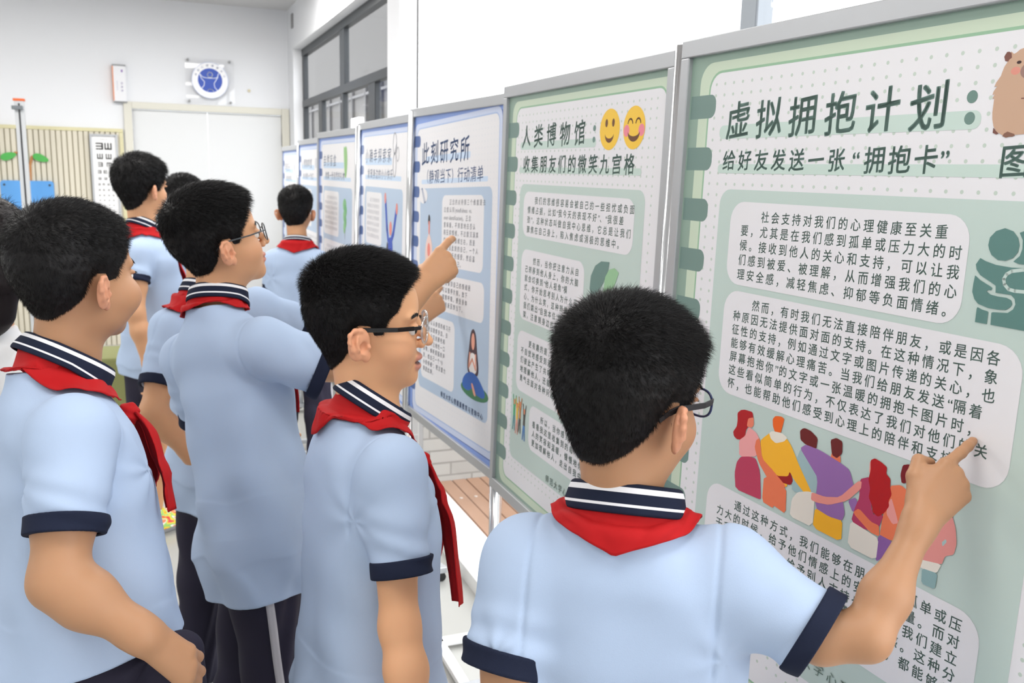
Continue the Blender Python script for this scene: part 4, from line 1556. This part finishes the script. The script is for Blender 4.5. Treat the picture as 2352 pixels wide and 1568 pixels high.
    # ---------------------------------------------------------------- eyes and brows
    def face(s):
        R = np.random.default_rng(5)
        for sx in (-1, 1):
            c = A_([sx * .031, .0762, .0030])
            n1, n2 = 14, 10
            V, mi = [], []
            for j in range(n2 + 1):
                th = math.pi * j / n2
                for i in range(n1):
                    ph = 2 * math.pi * i / n1
                    V.append(c + .0112 * A_([math.sin(th) * math.cos(ph), math.cos(th), math.sin(th) * math.sin(ph)]))
            F = [(j * n1 + i, j * n1 + (i + 1) % n1, (j + 1) * n1 + (i + 1) % n1, (j + 1) * n1 + i) for j in range(n2) for i in range(n1)]
            mi = [1 if f[0] // n1 < 3 else 0 for f in F]
            mesh('eye', s.fromh(V) - s.base, F, [m_eye, m_iris], s.root, mi, True)
            # lash line and eyebrow: short tapered hairs
            SV, SF = [], []

            def strand(a, b, w_):
                k = len(SV)
                d = nrm(b - a)
                e = nrm(np.cross(d, A_([.3, .8, .2])))
                f = np.cross(d, e)
                for q in range(3):
                    SV.append(a + w_ * (e * math.cos(q * 2.094) + f * math.sin(q * 2.094)))
                SV.append(b)
                SF.extend([(k, k + 1, k + 3), (k + 1, k + 2, k + 3), (k + 2, k, k + 3)])
            for q in range(300):
                u = R.random()
                x = .013 + .034 * u
                z = .0235 + .005 * math.sin(u * 2.6) + R.normal(0, .0016) * (1 - .4 * u)
                y0 = .100
                pt = A_([[sx * x, y0, z]])
                for _ in range(8):
                    pt[:, 1] -= head_sdf(pt, s.o)[0]
                a = pt[0]
                strand(a + A_([0, .0003, 0]), a + A_([sx * (.006 + .002 * u), .0010 - .0042 * u, .0022 - .004 * u]), .0005)
            for q in range(36):
                u = q / 35
                x = .020 + .022 * u
                z = .0062 + .0035 * math.sin(u * math.pi)
                pt = A_([[sx * x, .100, z]])
                for _ in range(8):
                    pt[:, 1] -= head_sdf(pt, s.o)[0]
                a = pt[0]
                strand(a - A_([0, .001, 0]), a + A_([sx * .002, .0045, -.0012]), .0004)
            mesh('eyebrow', s.fromh(SV) - s.base, SF, m_hair, s.root)

    # ---------------------------------------------------------------- uniform
    def clothes(s):
        o = s.o
        pts = [s.P - s.up * (.36 * s.L) + s.lat * q + s.fw * r for q in (-.2, .2) for r in (-.2, .2)] + [s.N + s.up * .02]
        for a in o['arms']:
            pts += [A_(a['S']) + q for q in (-.05, .05)] + [A_(a['C']) + nrm(A_(a['C']) - A_(a['S'])) * .02]
        lo, hi = bounds(pts, .075)
        V, F = surf(s.shirt, lo, hi, max(s.res, .0035) if not o.get('fine') else .003)
        sh = mesh('polo_shirt', V - s.base, F, o.get('shirtmat', m_shirt), s.root, None, True)
        s.sh = sh
        for a in o['arms']:
            if a.get('cuff', True):
                s.cuff(a)
        if o.get('collar', True):
            s.collar()
        if o.get('scarf', True):
            s.scarf()
        s.trousers()

    def cuff(s, a):
        S, C = A_(a['S']), A_(a['C'])
        ax = nrm(C - S)
        rb, ra = a.get('rb', .048), a.get('ra', .062)
        L = np.linalg.norm(C - S)
        wc = a.get('cw', .026)

        def f(P):
            t = (P - S) @ ax
            c = cone(P, S, C + ax * .03, ra, rb)
            fold = .0022 * np.sin(t * 95 + 3 * np.sin((P - S) @ s.up * 30 + (P - S) @ s.fw * 24)) * np.clip(t / L, 0, 1)
            d = smax(c + fold - .0034, np.abs(t - L + wc / 2 - .002) - wc / 2, .0015)
            return np.maximum(d, -(cone(P, C - ax * .05, C + ax * .08, rb - .0068, rb - .0062)))
        lo, hi = bounds([C + ax * .02, C - ax * .05], rb + .02)
        V, F = surf(f, lo, hi, .0026 if s.res < .0045 else .004)
        mesh('cuff', V - s.base, F, m_navy, s.sh, None, True)

    def ringframe(s):
        o = s.o
        tl = math.radians(o.get('ctilt', 24))
        up = nrm(s.up * math.cos(tl) + s.fw * math.sin(tl))
        fw = nrm(s.fw - up * (s.fw @ up))
        lt = np.cross(fw, up)
        return up, fw, lt, s.N + s.up * o.get('cz', .012) + s.fw * o.get('cy', .002)

    def collar(s):
        o = s.o
        up, fw, lt, c = s.ringframe()
        k = o.get('cs', 1.0)
        prof = [(.0560, .000), (.0560, .014), (.0565, .026), (.0580, .0325), (.0605, .0350), (.0628, .0335), (.0640, .0305), (.0650, .0270), (.0660, .0235), (.0675, .0165), (.0690, .0095), (.0695, .0060), (.0700, .0030), (.0702, .0005), (.0700, -.0015), (.0692, -.0022), (.0680, -.0015)]
        band = [0, 0, 0, 0, 0, 0, 1, 1, 0, 0, 1, 0, 0, 0, 0, 0]
        n = 72
        V, F, mi = [], [], []
        for i in range(n):
            th = math.radians(-166 + 332 * i / (n - 1))          # 0 = nape
            cx, cy = math.sin(th), -math.cos(th)
            wob = 1 + .012 * math.sin(3 * th + 1) + .008 * math.sin(7 * th)
            fr = max(0, -math.cos(th))
            for r, z in prof:
                rr_ = r * wob * k
                zz = z * (1 + .0 * fr) - .012 * fr * (1 if r > .066 else 0)
                V.append(c + lt * cx * rr_ * 1.03 + fw * cy * rr_ + up * zz * k * o.get('ch', 1.0))
        m = len(prof)
        for i in range(n - 1):
            for j in range(m - 1):
                F.append((i * m + j, i * m + j + 1, (i + 1) * m + j + 1, (i + 1) * m + j))
                mi.append(band[j])
        co = mesh('collar', A_(V) - s.base, F, [m_navy, m_rib], s.sh, mi, True)
        md = co.modifiers.new('thick', 'SOLIDIFY')
        md.thickness = .0022
        md.offset = 0
        co['label'] = 'navy and white striped collar'

    def scarf(s):
        o = s.o
        up, fw, lt, c = s.ringframe()
        sc = o.get('sc', {})
        k = o.get('cs', 1.0)
        n, m = 90, 16
        tip = sc.get('tip', .105)
        side = sc.get('side', .050)
        sk = sc.get('skew', 0.0)
        V = []
        for i in range(n):
            th = -158 + 316 * i / (n - 1)
            t = math.radians(th)
            cx, cy = math.sin(t), -math.cos(t)
            back = max(0.0, 1 - abs(th - sk) / 78.0)
            wd = side + (tip - side) * back ** 1.05
            wd *= 1 - .35 * max(0, (abs(th) - 90) / 68.0)
            r0 = .0690 * k
            for j in range(m):
                q = j / (m - 1)
                bk = max(0.0, 1 - abs(th) / 95.0) ** .6
                r = r0 + wd * q * (.80 - .50 * bk)
                z = sc.get('z0', .0105) * k * o.get('ch', 1.0) - wd * q * (.50 + .42 * bk)
                lift = .010 * math.sin(math.pi * min(1, q * 1.3)) * (1 - q) + .003
                V.append(c + lt * cx * r + fw * cy * r + up * (z + lift * .4))
        V = A_(V)
        f = s.shirt
        D = drape(f, V, .006, 7)
        J = np.tile(np.arange(m) / (m - 1), n)[:, None]
        I = np.repeat(np.arange(n), m)
        # next to the collar the scarf stands up against it, then lies on the shirt
        wj = np.clip(1 - J / .20, 0, 1) * .7
        D = D * (1 - wj) + V * wj
        _, g = sgrad(f, D, 3e-3)
        ruf = (.0022 * np.sin(I * .5 + 4 * J[:, 0]) * J[:, 0] + .0035 * np.sin(I * .27 + 2) * np.sin(math.pi * J[:, 0]))[:, None]
        D = D + g * np.abs(ruf)
        F = grid_faces(n, m)
        V2, F2 = thicken(D, F[:, ::-1], f, .0022)
        sf = mesh('neckerchief', V2 - s.base, F2, m_red, s.root, None, True)
        # knot and two tails on the chest
        kn = c + fw * (.072 * k) - up * .028 - s.up * sc.get('low', .03)
        kn = drape(f, kn[None], .009, 8)[0]
        ks = s.fw * .7 + s.up * .2

        def kf(P):
            return smin(ell3(P, kn, (.016, .015, .014)), ell3(P, kn - s.up * .012, (.013, .013, .012)), .01) + .0012 * np.sin(P[:, 2] * 500 + P[:, 0] * 200)
        lo, hi = bounds([kn], .05)
        KV, KF = surf(kf, lo, hi, .003)
        mesh('knot', KV - s.base, KF, m_red, sf, None, True)
        for sx, ln in ((-1, sc.get('tail', .235) * .85), (1, sc.get('tail', .235))):
            TV = []
            nn, mm = 26, 8
            for i in range(nn):
                u = i / (nn - 1)
                wd = .014 + .050 * min(1, u * 1.6) * (1 - .75 * max(0, (u - .78) / .22))
                for j in range(mm):
                    v = j / (mm - 1) - .5
                    TV.append(kn + s.lat * (sx * (.012 + .040 * u) + v * wd) - s.up * (ln * u) + s.fw * .01)
            TV = A_(TV)
            TD = drape(f, TV, .007 + (0.004 if sx > 0 else 0), 7)
            hang = sc.get('hang', 0.0)
            I2 = np.repeat(np.arange(nn) / (nn - 1), mm)[:, None]
            vv = np.abs(np.tile(np.arange(mm) / (mm - 1) - .5, nn))[:, None]
            TD = TD + s.fw * (hang * I2 ** 1.5 + .026 * (.5 - vv) * np.minimum(1, I2 * 4))
            _, g = sgrad(f, TD, 3e-3)
            TD = TD + g * (.005 * np.abs(np.sin(np.tile(np.arange(mm), nn) * 1.1))[:, None] * (1 - .3 * I2))
            TV2, TF2 = thicken(TD, grid_faces(nn, mm), f, .0022)
            mesh('tail', TV2 - s.base, TF2, m_red, sf, None, True)

    def trousers(s):
        o = s.o
        legs = o.get('legs')
        long = o.get('long', True)
        if not legs:
            return
        TL = axes_from(o.get('leg_az', o['taz']))
        llat, lfw = TL[0], TL[1]

        def f(P):
            d = s.hips(P)
            if 'pocket' in o:
                d = smin(d, cone(P, *o['pocket']), .03)
            top = (P - s.P) @ s.up - .07
            return np.maximum(d, top)
        lo, hi = bounds([A_(q) for l in legs for q in l[:3]] + [s.P + s.lat * .18, s.P - s.lat * .18, s.P + s.fw * .14, s.P - s.fw * .14], .09)
        V, F = surf(f, lo, hi, .0065)
        tr = mesh('trousers' if long else 'shorts', V - s.base, F, m_trou, s.root, None, True)
        if long:
            for l, sx in zip(legs, (-1, 1)):
                Hp, K, An = A_(l[0]), A_(l[1]), A_(l[2])
                path = []
                for u in np.linspace(0, 1, 40):
                    b = Hp * (1 - u * 2) + K * u * 2 if u < .5 else K * (2 - 2 * u) + An * (2 * u - 1)
                    path.append(b + llat * sx * .11)
                SV = A_([p + lfw * q for p in path for q in np.linspace(-.0085, .0085, 4)])
                for _ in range(10):
                    d, g = sgrad(f, SV, 3e-3)
                    gl = np.maximum(g @ (llat * sx), .35)
                    SV = SV - (np.clip(d - .0018, -.02, .02) / gl)[:, None] * llat * sx
                SV2, SF2 = thicken(SV, grid_faces(40, 4), f, .0014)
                mesh('side_stripe', SV2 - s.base, SF2, m_stripe, tr, None, True)
        # shoes
        for l in legs:
            An, To = A_(l[2]), A_(l[3])
            fw = nrm((To - An) * [1, 1, 0])
            a0 = A_([An[0], An[1], .045]) - fw * .035
            t0 = A_([To[0], To[1], .034]) + fw * .02

            def sf(P):
                d = smin(cone(P, a0, t0, .043, .036), cone(P, A_([An[0], An[1], .075]), A_([An[0], An[1], .05]), .044, .044), .03)
                d = smin(d, cone(P, a0 - A_([0, 0, .02]), t0 - A_([0, 0, .014]), .040, .036), .01)
                d = np.maximum(d, -P[:, 2])
                return np.maximum(d, P[:, 2] - .105)
            lo, hi = bounds([a0, t0, An], .07)
            V, F = surf(sf, [lo[0], lo[1], -.02], [hi[0], hi[1], .15], .0045)
            sm = o.get('shoemat', SHOE)
            fz = V[F].mean(1)[:, 2]
            mesh('shoe', V - s.base, F, [sm, SOLE], s.root, (fz < .022).astype(int), True)

    # ---------------------------------------------------------------- glasses
    def glasses(s, frame, temple, clear=False, r=(.024, .017), drop=0.0, thick=.0016):
        fr = MB()
        yf = .1035
        zc = .003 + drop
        for sx in (-1, 1):
            P = []
            for k in range(29):
                a = 2 * math.pi * k / 28
                e = 2.6
                ca, sa = math.cos(a), math.sin(a)
                x = r[0] * math.copysign(abs(ca) ** (2 / e), ca)
                z = r[1] * math.copysign(abs(sa) ** (2 / e), sa)
                P.append(s.fromh((sx * (.0325 + x), yf - .010 * ((.0325 + x) / .06) ** 2, zc + z)))
            fr.tube(P, thick * s.hs, 8, 0, False)
        fr.tube([s.fromh((-.0095, yf - .0005, zc + .005)), s.fromh((0, yf + .001, zc + .0075)), s.fromh((.0095, yf - .0005, zc + .005))], thick * .9, 8)
        g = fr.build('eyeglasses', frame, s.root, smooth=True, origin=None)
        g.data.transform(Matrix.Translation(-Vector(s.base)))
        for sx in (-1, 1):
            V = []
            for (w_, yy) in ((0, 0),):
                for k in range(28):
                    a = 2 * math.pi * k / 28
                    ca, sa = math.cos(a), math.sin(a)
                    x = r[0] * .97 * math.copysign(abs(ca) ** (2 / 2.6), ca)
                    z = r[1] * .97 * math.copysign(abs(sa) ** (2 / 2.6), sa)
                    V.append(s.fromh((sx * (.0325 + x), yf - .010 * ((.0325 + x) / .06) ** 2, zc + z)))
            n = len(V)
            V += [v + s.hx[1] * .0018 for v in V]
            F = [tuple(range(n)), tuple(range(2 * n - 1, n - 1, -1))] + [(i, i + n, (i + 1) % n + n, (i + 1) % n) for i in range(n)]
            mesh('lens', A_(V) - s.base, F, glass('lens_glass', refl=.06), g)
            pts = [(sx * .0585, yf - .010, zc + .007), (sx * .0655, yf - .022, zc + .007), (sx * .0735, .055, zc + .006), (sx * .0775, .020, zc + .006), (sx * .0775, -.002, zc + .006), (sx * .0750, -.016, zc + .001), (sx * .070, -.026, zc - .008)]
            tm = MB()
            hgt = temple[1]
            C = [s.fromh(p) for p in pts]
            for i in range(len(C) - 1):
                a, b = C[i], C[i + 1]
                ax = nrm(b - a)
                uz = nrm(s.hx[2] - ax * (s.hx[2] @ ax))
                ux = np.cross(ax, uz)
                L = np.linalg.norm(b - a)
                h0 = hgt * (.8 if i in (0, 5) else 1.0)
                tm.box((-.0011, -.0005, -h0), (.0011, L + .0005, h0), 0, (ux, ax, uz), a)
            t_ = tm.build('temple', temple[0], g, bevel=.0006)
            t_.data.transform(Matrix.Translation(-Vector(s.base)))


def head_hair(Q):
    """the skull without face and ears, for hair to grow on"""
    d = ell3(Q, (0, -.010, .036), (.0735, .093, .084))
    d = smin(d, ell3(Q, (0, .034, .040), (.061, .050, .056)), .02)
    d = smin(d, cone(Q, A_([0, -.018, -.02]), A_([0, -.018, -.11]), .0465, .0445), .03)
    return smin(d, ell3(Q, (0, .028, -.026), (.060, .057, .070)), .02)


SHOE = mat('white_sneaker', 'cfcfd2', rough=0.6)
SOLE = mat('shoe_sole', '8f8f90', rough=0.7)

# ------------------------------------------------------------------ the pupils
def stand(o, split=.10, fwd=.0):
    """legs from the pelvis straight down to the floor"""
    P = A_(o['Pv'], float)
    T = axes_from(o.get('leg_az', o['taz']))
    P0 = P * [1, 1, 0]
    L = []
    for sx in (-1, 1):
        hip = P + T[0] * sx * .078 - A_([0, 0, .07])
        ank = P0 + T[0] * sx * split + T[1] * (-.03 + fwd * sx) + A_([0, 0, .075])
        kn = hip * .48 + ank * .52 + T[1] * .022
        toe = ank * [1, 1, 0] + T[1] * .135 + A_([0, 0, .02])
        L.append((hip, kn, ank, toe))
    o['legs'] = L
    return o


FIST = [(62, 88, 50), (70, 92, 55), (74, 92, 55), (76, 88, 50)]
RELAX = [(18, 24, 14), (24, 30, 18), (28, 34, 20), (32, 36, 22)]


def pt(curl):
    return [curl] + [(72, 92, 58), (76, 94, 58), (78, 92, 55)]


# nearest boy, seen from behind, pointing at the nearest poster
o = dict(H=at(1441, 925, 1.045), az=69, pitch=-6, hs=.955, tone=.74, N=at(1434, 1200, 1.065), ch=.88, taz=36, wd=1.0, dp=1.0, res=.003, fine=True, ctilt=20, cz=.014, cs=1.0, fold=1.3,
         hair=dict(n=30000, top=.020, side=.008, nape=.006, nz=.002, stand=.65, seed=3, w=.00024), sc=dict(tip=.066, side=.028))
o['Pv'] = o['N'] + A_([.0, .0, -.47])
SR, SL = at(1672, 1318, 1.03), at(1216, 1292, 1.075)
Wr = at(2120, 1186, 1.028)
fd = at(2210, 1084, 1.0475) - Wr
nd = nrm(CP - Wr) + .55 * CR
o['arms'] = [dict(S=SR, E=at(1990, 1462, .97), W=Wr, C=at(1886, 1462, .985), ra=.052, rb=.048, r=.70, via=True, cw=.022, hand=dict(f=fd, t=np.cross(fd, nd) * -1, n=nd - nrm(fd) * (nd @ nrm(fd)), s=.76, spread=(-.22, .02, -.05, -.13), curl=pt((12, 8, 4)), thumb=[(.014, .020, -.008), (.042, .044, -.014), (.070, .052, -.022), (.086, .034, -.030)])),
             dict(S=SL, E=at(1140, 1720, 1.05), W=at(1150, 2090, 1.02), C=at(1155, 1535, 1.05), ra=.052, rb=.048, r=.85, hand=dict(f=(0, .1, -1), t=(.3, 1, 0), n=(-1, .3, 0), curl=RELAX))]
o['moles'] = [(*at(1518, 1110, 1.02), .0022)]
o['glasses'] = dict(frame=mat('dark_blue_plastic', '1d2f5c', rough=0.3), temple=(mat('matt_black_temple', '1c1d21', rough=0.5), .0034), r=(.0245, .0175))
stand(o)
Person('person seen from behind in the foreground, one finger touching the nearest green poster', o)

# boy with black temples and clear rims, in profile
o = dict(H=at(842, 752, 1.49), az=106, pitch=0, hs=.965, N=at(846, 962, 1.50), taz=84, wd=.98, dp=.98, res=.003, fine=True, ctilt=34, cz=.016, mouth=.0045, fold=1.4, tone=1.22, ch=.85,  # raised tone paints the brighter light on his face into the skin
         hair=dict(n=30000, top=.020, side=.006, nape=.004, stand=.75, messy=.16, comb=(0, .9, .15), seed=5, w=.00028), sc=dict(tip=.140, side=.050, skew=-12, z0=.020, hang=.02, tail=.25, low=.05))
o['Pv'] = o['N'] + A_([-.01, .0, -.47])
o['arms'] = [dict(S=at(898, 1078, 1.395), E=at(918, 1440, 1.37), W=at(965, 1760, 1.31), C=at(925, 1318, 1.375), ra=.050, rb=.043, r=.88, hand=dict(f=(.2, -.1, -1), t=(1, .2, .2), n=(-.2, -1, 0), curl=RELAX)),
             dict(S=at(812, 1055, 1.61), E=at(830, 1400, 1.66), W=at(880, 1700, 1.62), C=at(825, 1270, 1.65), hand=dict(f=(.2, .0, -1), t=(1, -.2, .2), n=(.2, 1, 0), curl=RELAX))]
o['moles'] = [(*at(936, 800, 1.425), .0014)]
clr = glass('clear_rim', tint=(.86, .88, .9), refl=.35)
o['glasses'] = dict(frame=clr, temple=(mat('gloss_black_temple', '0c0c0e', rough=0.25), .0036), r=(.026, .0215), thick=.0024)
stand(o)
Person('person in profile with black glasses temples, open mouth and both arms down', o)

# plump boy on the left, hand in his pocket
o = dict(H=at(171, 641, 1.40), az=52, pitch=0, hs=.94, N=at(142, 868, 1.42), taz=78, wd=.92, dp=1.05, belly=.020, res=.003, fine=True, ctilt=30, cz=.016, cs=1.12, cheek=.010, fold=1.5, tone=.76, ch=.72,
         hair=dict(n=26000, top=.017, side=.010, nape=.006, nz=.010, stand=.42, comb=(0, .9, -.1), seed=8, w=.00026), sc=dict(tip=.085, side=.058, skew=5, tail=.165, z0=.020))
o['Pv'] = A_([at(185, 1480, 1.42)[0], at(185, 1480, 1.42)[1], o['N'][2] - .43])
Wp = at(335, 1462, 1.235)
o['arms'] = [dict(S=at(165, 1000, 1.29), E=at(135, 1335, 1.235), W=Wp, C=at(150, 1225, 1.25), ra=.058, rb=.051, r=1.12, cw=.026, hand=dict(f=at(428, 1530, 1.27) - Wp, t=A_([0, .2, 1.0]), n=CP - Wp, s=.95, curl=[(58, 62, 40)] * 4, thumb=[(.018, .016, -.014), (.044, .022, -.034), (.064, .016, -.046), (.080, .010, -.052)])),
             dict(S=at(150, 960, 1.57), E=at(200, 1300, 1.60), W=at(260, 1600, 1.58), C=at(170, 1200, 1.60), ra=.066, rb=.062, hand=dict(f=(.2, .1, -1), t=(1, 0, 0), n=(0, 1, 0), curl=RELAX))]
o['moles'] = [(*at(302, 656, 1.355), .0014)]
o['hem'] = .03
o['hemtilt'] = .3
o['pocket'] = (at(415, 1500, 1.335), at(370, 1700, 1.36), .034, .075)
stand(o)
Person('person at the left, plump cheek turned away, right hand in the trouser pocket', o)

# tall boy in the middle pointing with thin grey glasses
o = dict(H=at(502, 558, 1.93), az=79, pitch=14, hs=.95, N=at(503, 716, 1.95), taz=50, leg_az=88, wd=.80, dp=.92, res=.003, ctilt=14, cz=.022, cs=.92, ch=.95, fold=1.7,
         hair=dict(n=24000, top=.024, side=.014, nape=.008, stand=.38, away=.9, comb=(0, .9, .1), seed=11, messy=.2, w=.00036, top2=1), sc=dict(tip=.056, side=.034, skew=-42, tail=.2))
o['Pv'] = at(588, 1225, 1.97)
o['Pv'] = A_([o['Pv'][0], o['Pv'][1], o['N'][2] - .47])
Wt = at(972, 652, 1.99)
ft = at(1036, 588, 2.03) - Wt
nt_ = CP - Wt + A_([-.3, 0, .2])
o['arms'] = [dict(S=at(605, 795, 1.87), E=at(846, 858, 1.93), W=Wt, C=at(752, 850, 1.90), ra=.060, rb=.064, cw=.027, hand=dict(f=ft, t=np.cross(ft, nt_) * -1, n=nt_ - nrm(ft) * (nt_ @ nrm(ft)), s=1.0, curl=pt((14, 26, 16)), thumb=[(.018, .018, -.012), (.040, .030, -.030), (.062, .026, -.040), (.078, .020, -.044)])),
             dict(S=at(438, 828, 2.02), E=at(505, 1045, 2.16), W=at(560, 1045, 2.27), C=at(468, 962, 2.09), hand=dict(f=(1, .2, .1), t=(0, .2, 1), n=(0, 1, 0), curl=RELAX))]
o['hem'] = -.27
o['glasses'] = dict(frame=mat('grey_metal_rim', '4b5054', rough=0.3, metal=0.5), temple=(mat('grey_metal_rim', '4b5054', rough=0.3, metal=0.5), .0015), r=(.0235, .0195), thick=.0014)
stand(o, fwd=.05)
Person('person in the middle with thin grey glasses pointing ahead, right arm stretched over the row', o)

# boy behind the tall one, head hidden, arm reaching to the blue poster
o = dict(H=at(478, 560, 2.55), az=70, pitch=0, N=at(470, 690, 2.52), taz=52, wd=.98, dp=.95, res=.005, face=False, hair=dict(n=5000, seed=13, w=.0004))
o['Pv'] = o['N'] + A_([.02, .0, -.47])
Wq = at(968, 728, 2.80)
fq = at(1010, 690, 2.82) - Wq
nq = CP - Wq
o['arms'] = [dict(S=at(588, 705, 2.46), E=at(770, 800, 2.62), W=Wq, C=at(704, 742, 2.55), ra=.048, rb=.046, hand=dict(f=fq, t=np.cross(fq, nq) * -1, n=nq - nrm(fq) * (nq @ nrm(fq)), s=.92, curl=pt((40, 20, 10)))),
             dict(S=at(392, 755, 2.44), E=at(352, 948, 2.36), W=at(440, 1045, 2.44), C=at(360, 888, 2.38), ra=.050, rb=.046, r=1.0, hand=dict(f=(1, .2, 0), t=(0, .3, 1), n=(0, -1, .2), curl=FIST))]
o['hem'] = -.28
stand(o)
Person('person almost hidden behind the tall pointing one, elbow bent, other hand reaching the blue poster', o)

# boy in shorts and coloured shoes
sh5 = mat('multicolour_sneaker', 'e8c83a', rough=0.6)


def sneaker():
    m = bpy.data.materials.new('splash_sneaker')
    m.use_nodes = True
    nt = m.node_tree
    b = nt.nodes['Principled BSDF']
    tc = nt.nodes.new('ShaderNodeTexCoord')
    n = nt.nodes.new('ShaderNodeTexNoise')
    n.inputs['Scale'].default_value = 28
    n.inputs['Detail'].default_value = 1
    r = nt.nodes.new('ShaderNodeValToRGB')
    r.color_ramp.interpolation = 'CONSTANT'
    E = r.color_ramp.elements
    E[0].color = (*rgb('e0463c'), 1)
    E[1].position = .42
    E[1].color = (*rgb('f0d43a'), 1)
    for p, c in ((.50, '9fd06a'), (.56, 'f4f1e6'), (.62, 'e88a5c')):
        e = E.new(p)
        e.color = (*rgb(c), 1)
    nt.links.new(tc.outputs['Object'], n.inputs['Vector'])
    nt.links.new(n.outputs['Fac'], r.inputs['Fac'])
    nt.links.new(r.outputs['Color'], b.inputs['Base Color'])
    return m


o = dict(H=at(325, 432, 3.62), az=52, pitch=0, hs=1.04, N=at(328, 535, 3.64), taz=58, wd=.98, dp=.95, res=.005, face=False, ctilt=30, cz=.016, long=False, hair=dict(n=9000, top=.024, side=.018, nape=.012, stand=.3, seed=17, w=.0006, line=(HAIRLINE[0], [z - .012 if y < .0 else z - .006 for y, z in zip(*HAIRLINE)])), shoemat=sneaker())
o['Pv'] = o['N'] + A_([.02, .0, -.50])
o['arms'] = [dict(S=at(315, 585, 3.52), E=at(312, 720, 3.48), W=at(345, 850, 3.50), C=at(312, 648, 3.50), ra=.052, rb=.050, hand=dict(f=(.3, .2, -1), t=(.6, 1, 0), n=(1, -.4, 0), curl=RELAX)),
             dict(S=at(372, 585, 3.76), E=at(392, 720, 3.80), W=at(400, 840, 3.78), C=at(384, 655, 3.80), hand=dict(f=(.2, .2, -1), t=(1, 0, 0), n=(0, 1, 0), curl=RELAX))]
o['hem'] = -.16
stand(o)
L = o['legs']
foot = at(386, 1172, 4.02) * [1, 1, 0]
hp = L[0][0]
L[1] = (L[1][0], (L[1][0] * .45 + (foot + A_([-.05, 0, .1])) * .55), foot + A_([-.055, .0, .08]), foot + A_([.06, .06, .02]))
Person('person in dark knee shorts and multicoloured shoes standing far left of the group', o)

# boy seen from behind near the far posters
o = dict(H=at(680, 487, 4.45), az=22, pitch=4, N=at(684, 562, 4.45), taz=20, wd=1.0, dp=1.0, res=.005, face=False, ctilt=18, cz=.010, ch=.7, hair=dict(n=9000, seed=19, top=.018, side=.010, w=.0006, stand=.5), sc=dict(tip=.085, side=.05))
o['Pv'] = o['N'] + A_([.0, .0, -.47])
o['arms'] = [dict(S=at(732, 605, 4.42), E=at(748, 725, 4.45), W=at(735, 830, 4.5), C=at(742, 665, 4.44), hand=dict(f=(0, .3, -1), t=(-1, 0, 0), n=(0, -1, 0), curl=RELAX)),
             dict(S=at(634, 602, 4.47), E=at(622, 725, 4.5), W=at(632, 830, 4.52), C=at(627, 665, 4.48), hand=dict(f=(0, .3, -1), t=(1, 0, 0), n=(0, -1, 0), curl=RELAX))]
stand(o)
Person('person farther back with back turned and red scarf triangle, facing the far blue posters', o)

# far boy of whom only the hair shows
o = dict(H=at(424, 455, 5.0), az=60, N=at(424, 535, 5.0), taz=60, res=.006, face=False, hair=dict(n=4000, seed=23, w=.0008, top=.022))
o['Pv'] = o['N'] + A_([.0, .0, -.47])
o['arms'] = [dict(S=at(452, 570, 4.9), E=at(458, 680, 4.9), W=at(462, 780, 4.9), C=at(455, 640, 4.9), hand=dict(f=(0, .2, -1), t=(1, 0, 0), n=(0, -1, 0), curl=RELAX)),
             dict(S=at(398, 570, 5.1), E=at(394, 680, 5.1), W=at(398, 780, 5.1), C=at(396, 640, 5.1), hand=dict(f=(0, .2, -1), t=(1, 0, 0), n=(0, 1, 0), curl=RELAX))]
stand(o)
Person('person whose black hair just shows between two heads before the double door', o)

# long-haired girl in white cut by the left border
o = dict(H=at(-38, 590, 1.86), az=30, N=at(-30, 760, 1.88), taz=20, wd=.92, dp=.88, res=.005, face=False, scarf=False, collar=False, shirtmat=m_white,
         hair=dict(n=9000, seed=29, long=True, stand=.1, away=.2, comb=(0, -.2, -.8), w=.0004, mat=mat('dark_brown_hair', (0.010, 0.007, 0.0075), rough=0.5, spec=0.15)))
o['Pv'] = o['N'] + A_([-.03, .0, -.46])
o['arms'] = [dict(S=at(70, 865, 1.84), E=at(20, 1150, 1.80), W=at(-18, 1345, 1.66), C=at(50, 1010, 1.83), cuff=False, hand=dict(f=(.3, -.1, -1), t=(.6, .7, 0), n=(1, -.4, 0), curl=RELAX)),
             dict(S=at(-135, 860, 1.95), E=at(-150, 1130, 1.95), W=at(-140, 1350, 1.9), C=at(-140, 1000, 1.95), cuff=False, hand=dict(f=(0, .1, -1), t=(1, 0, 0), n=(0, -1, 0), curl=RELAX))]
stand(o)
Person('person with long dark hair and white top, cut off by the left border', o)

t = box('foam_block', (-.30, .0, 0), (.18, .35, .62), mat('olive_green_foam', '7d8050', rough=0.8), bevel=0.015)
_p = at(232, 850, 4.6)
t.location = (_p[0], _p[1], 0)
tag(t, 'olive green block on the floor behind the plump person', 'block')
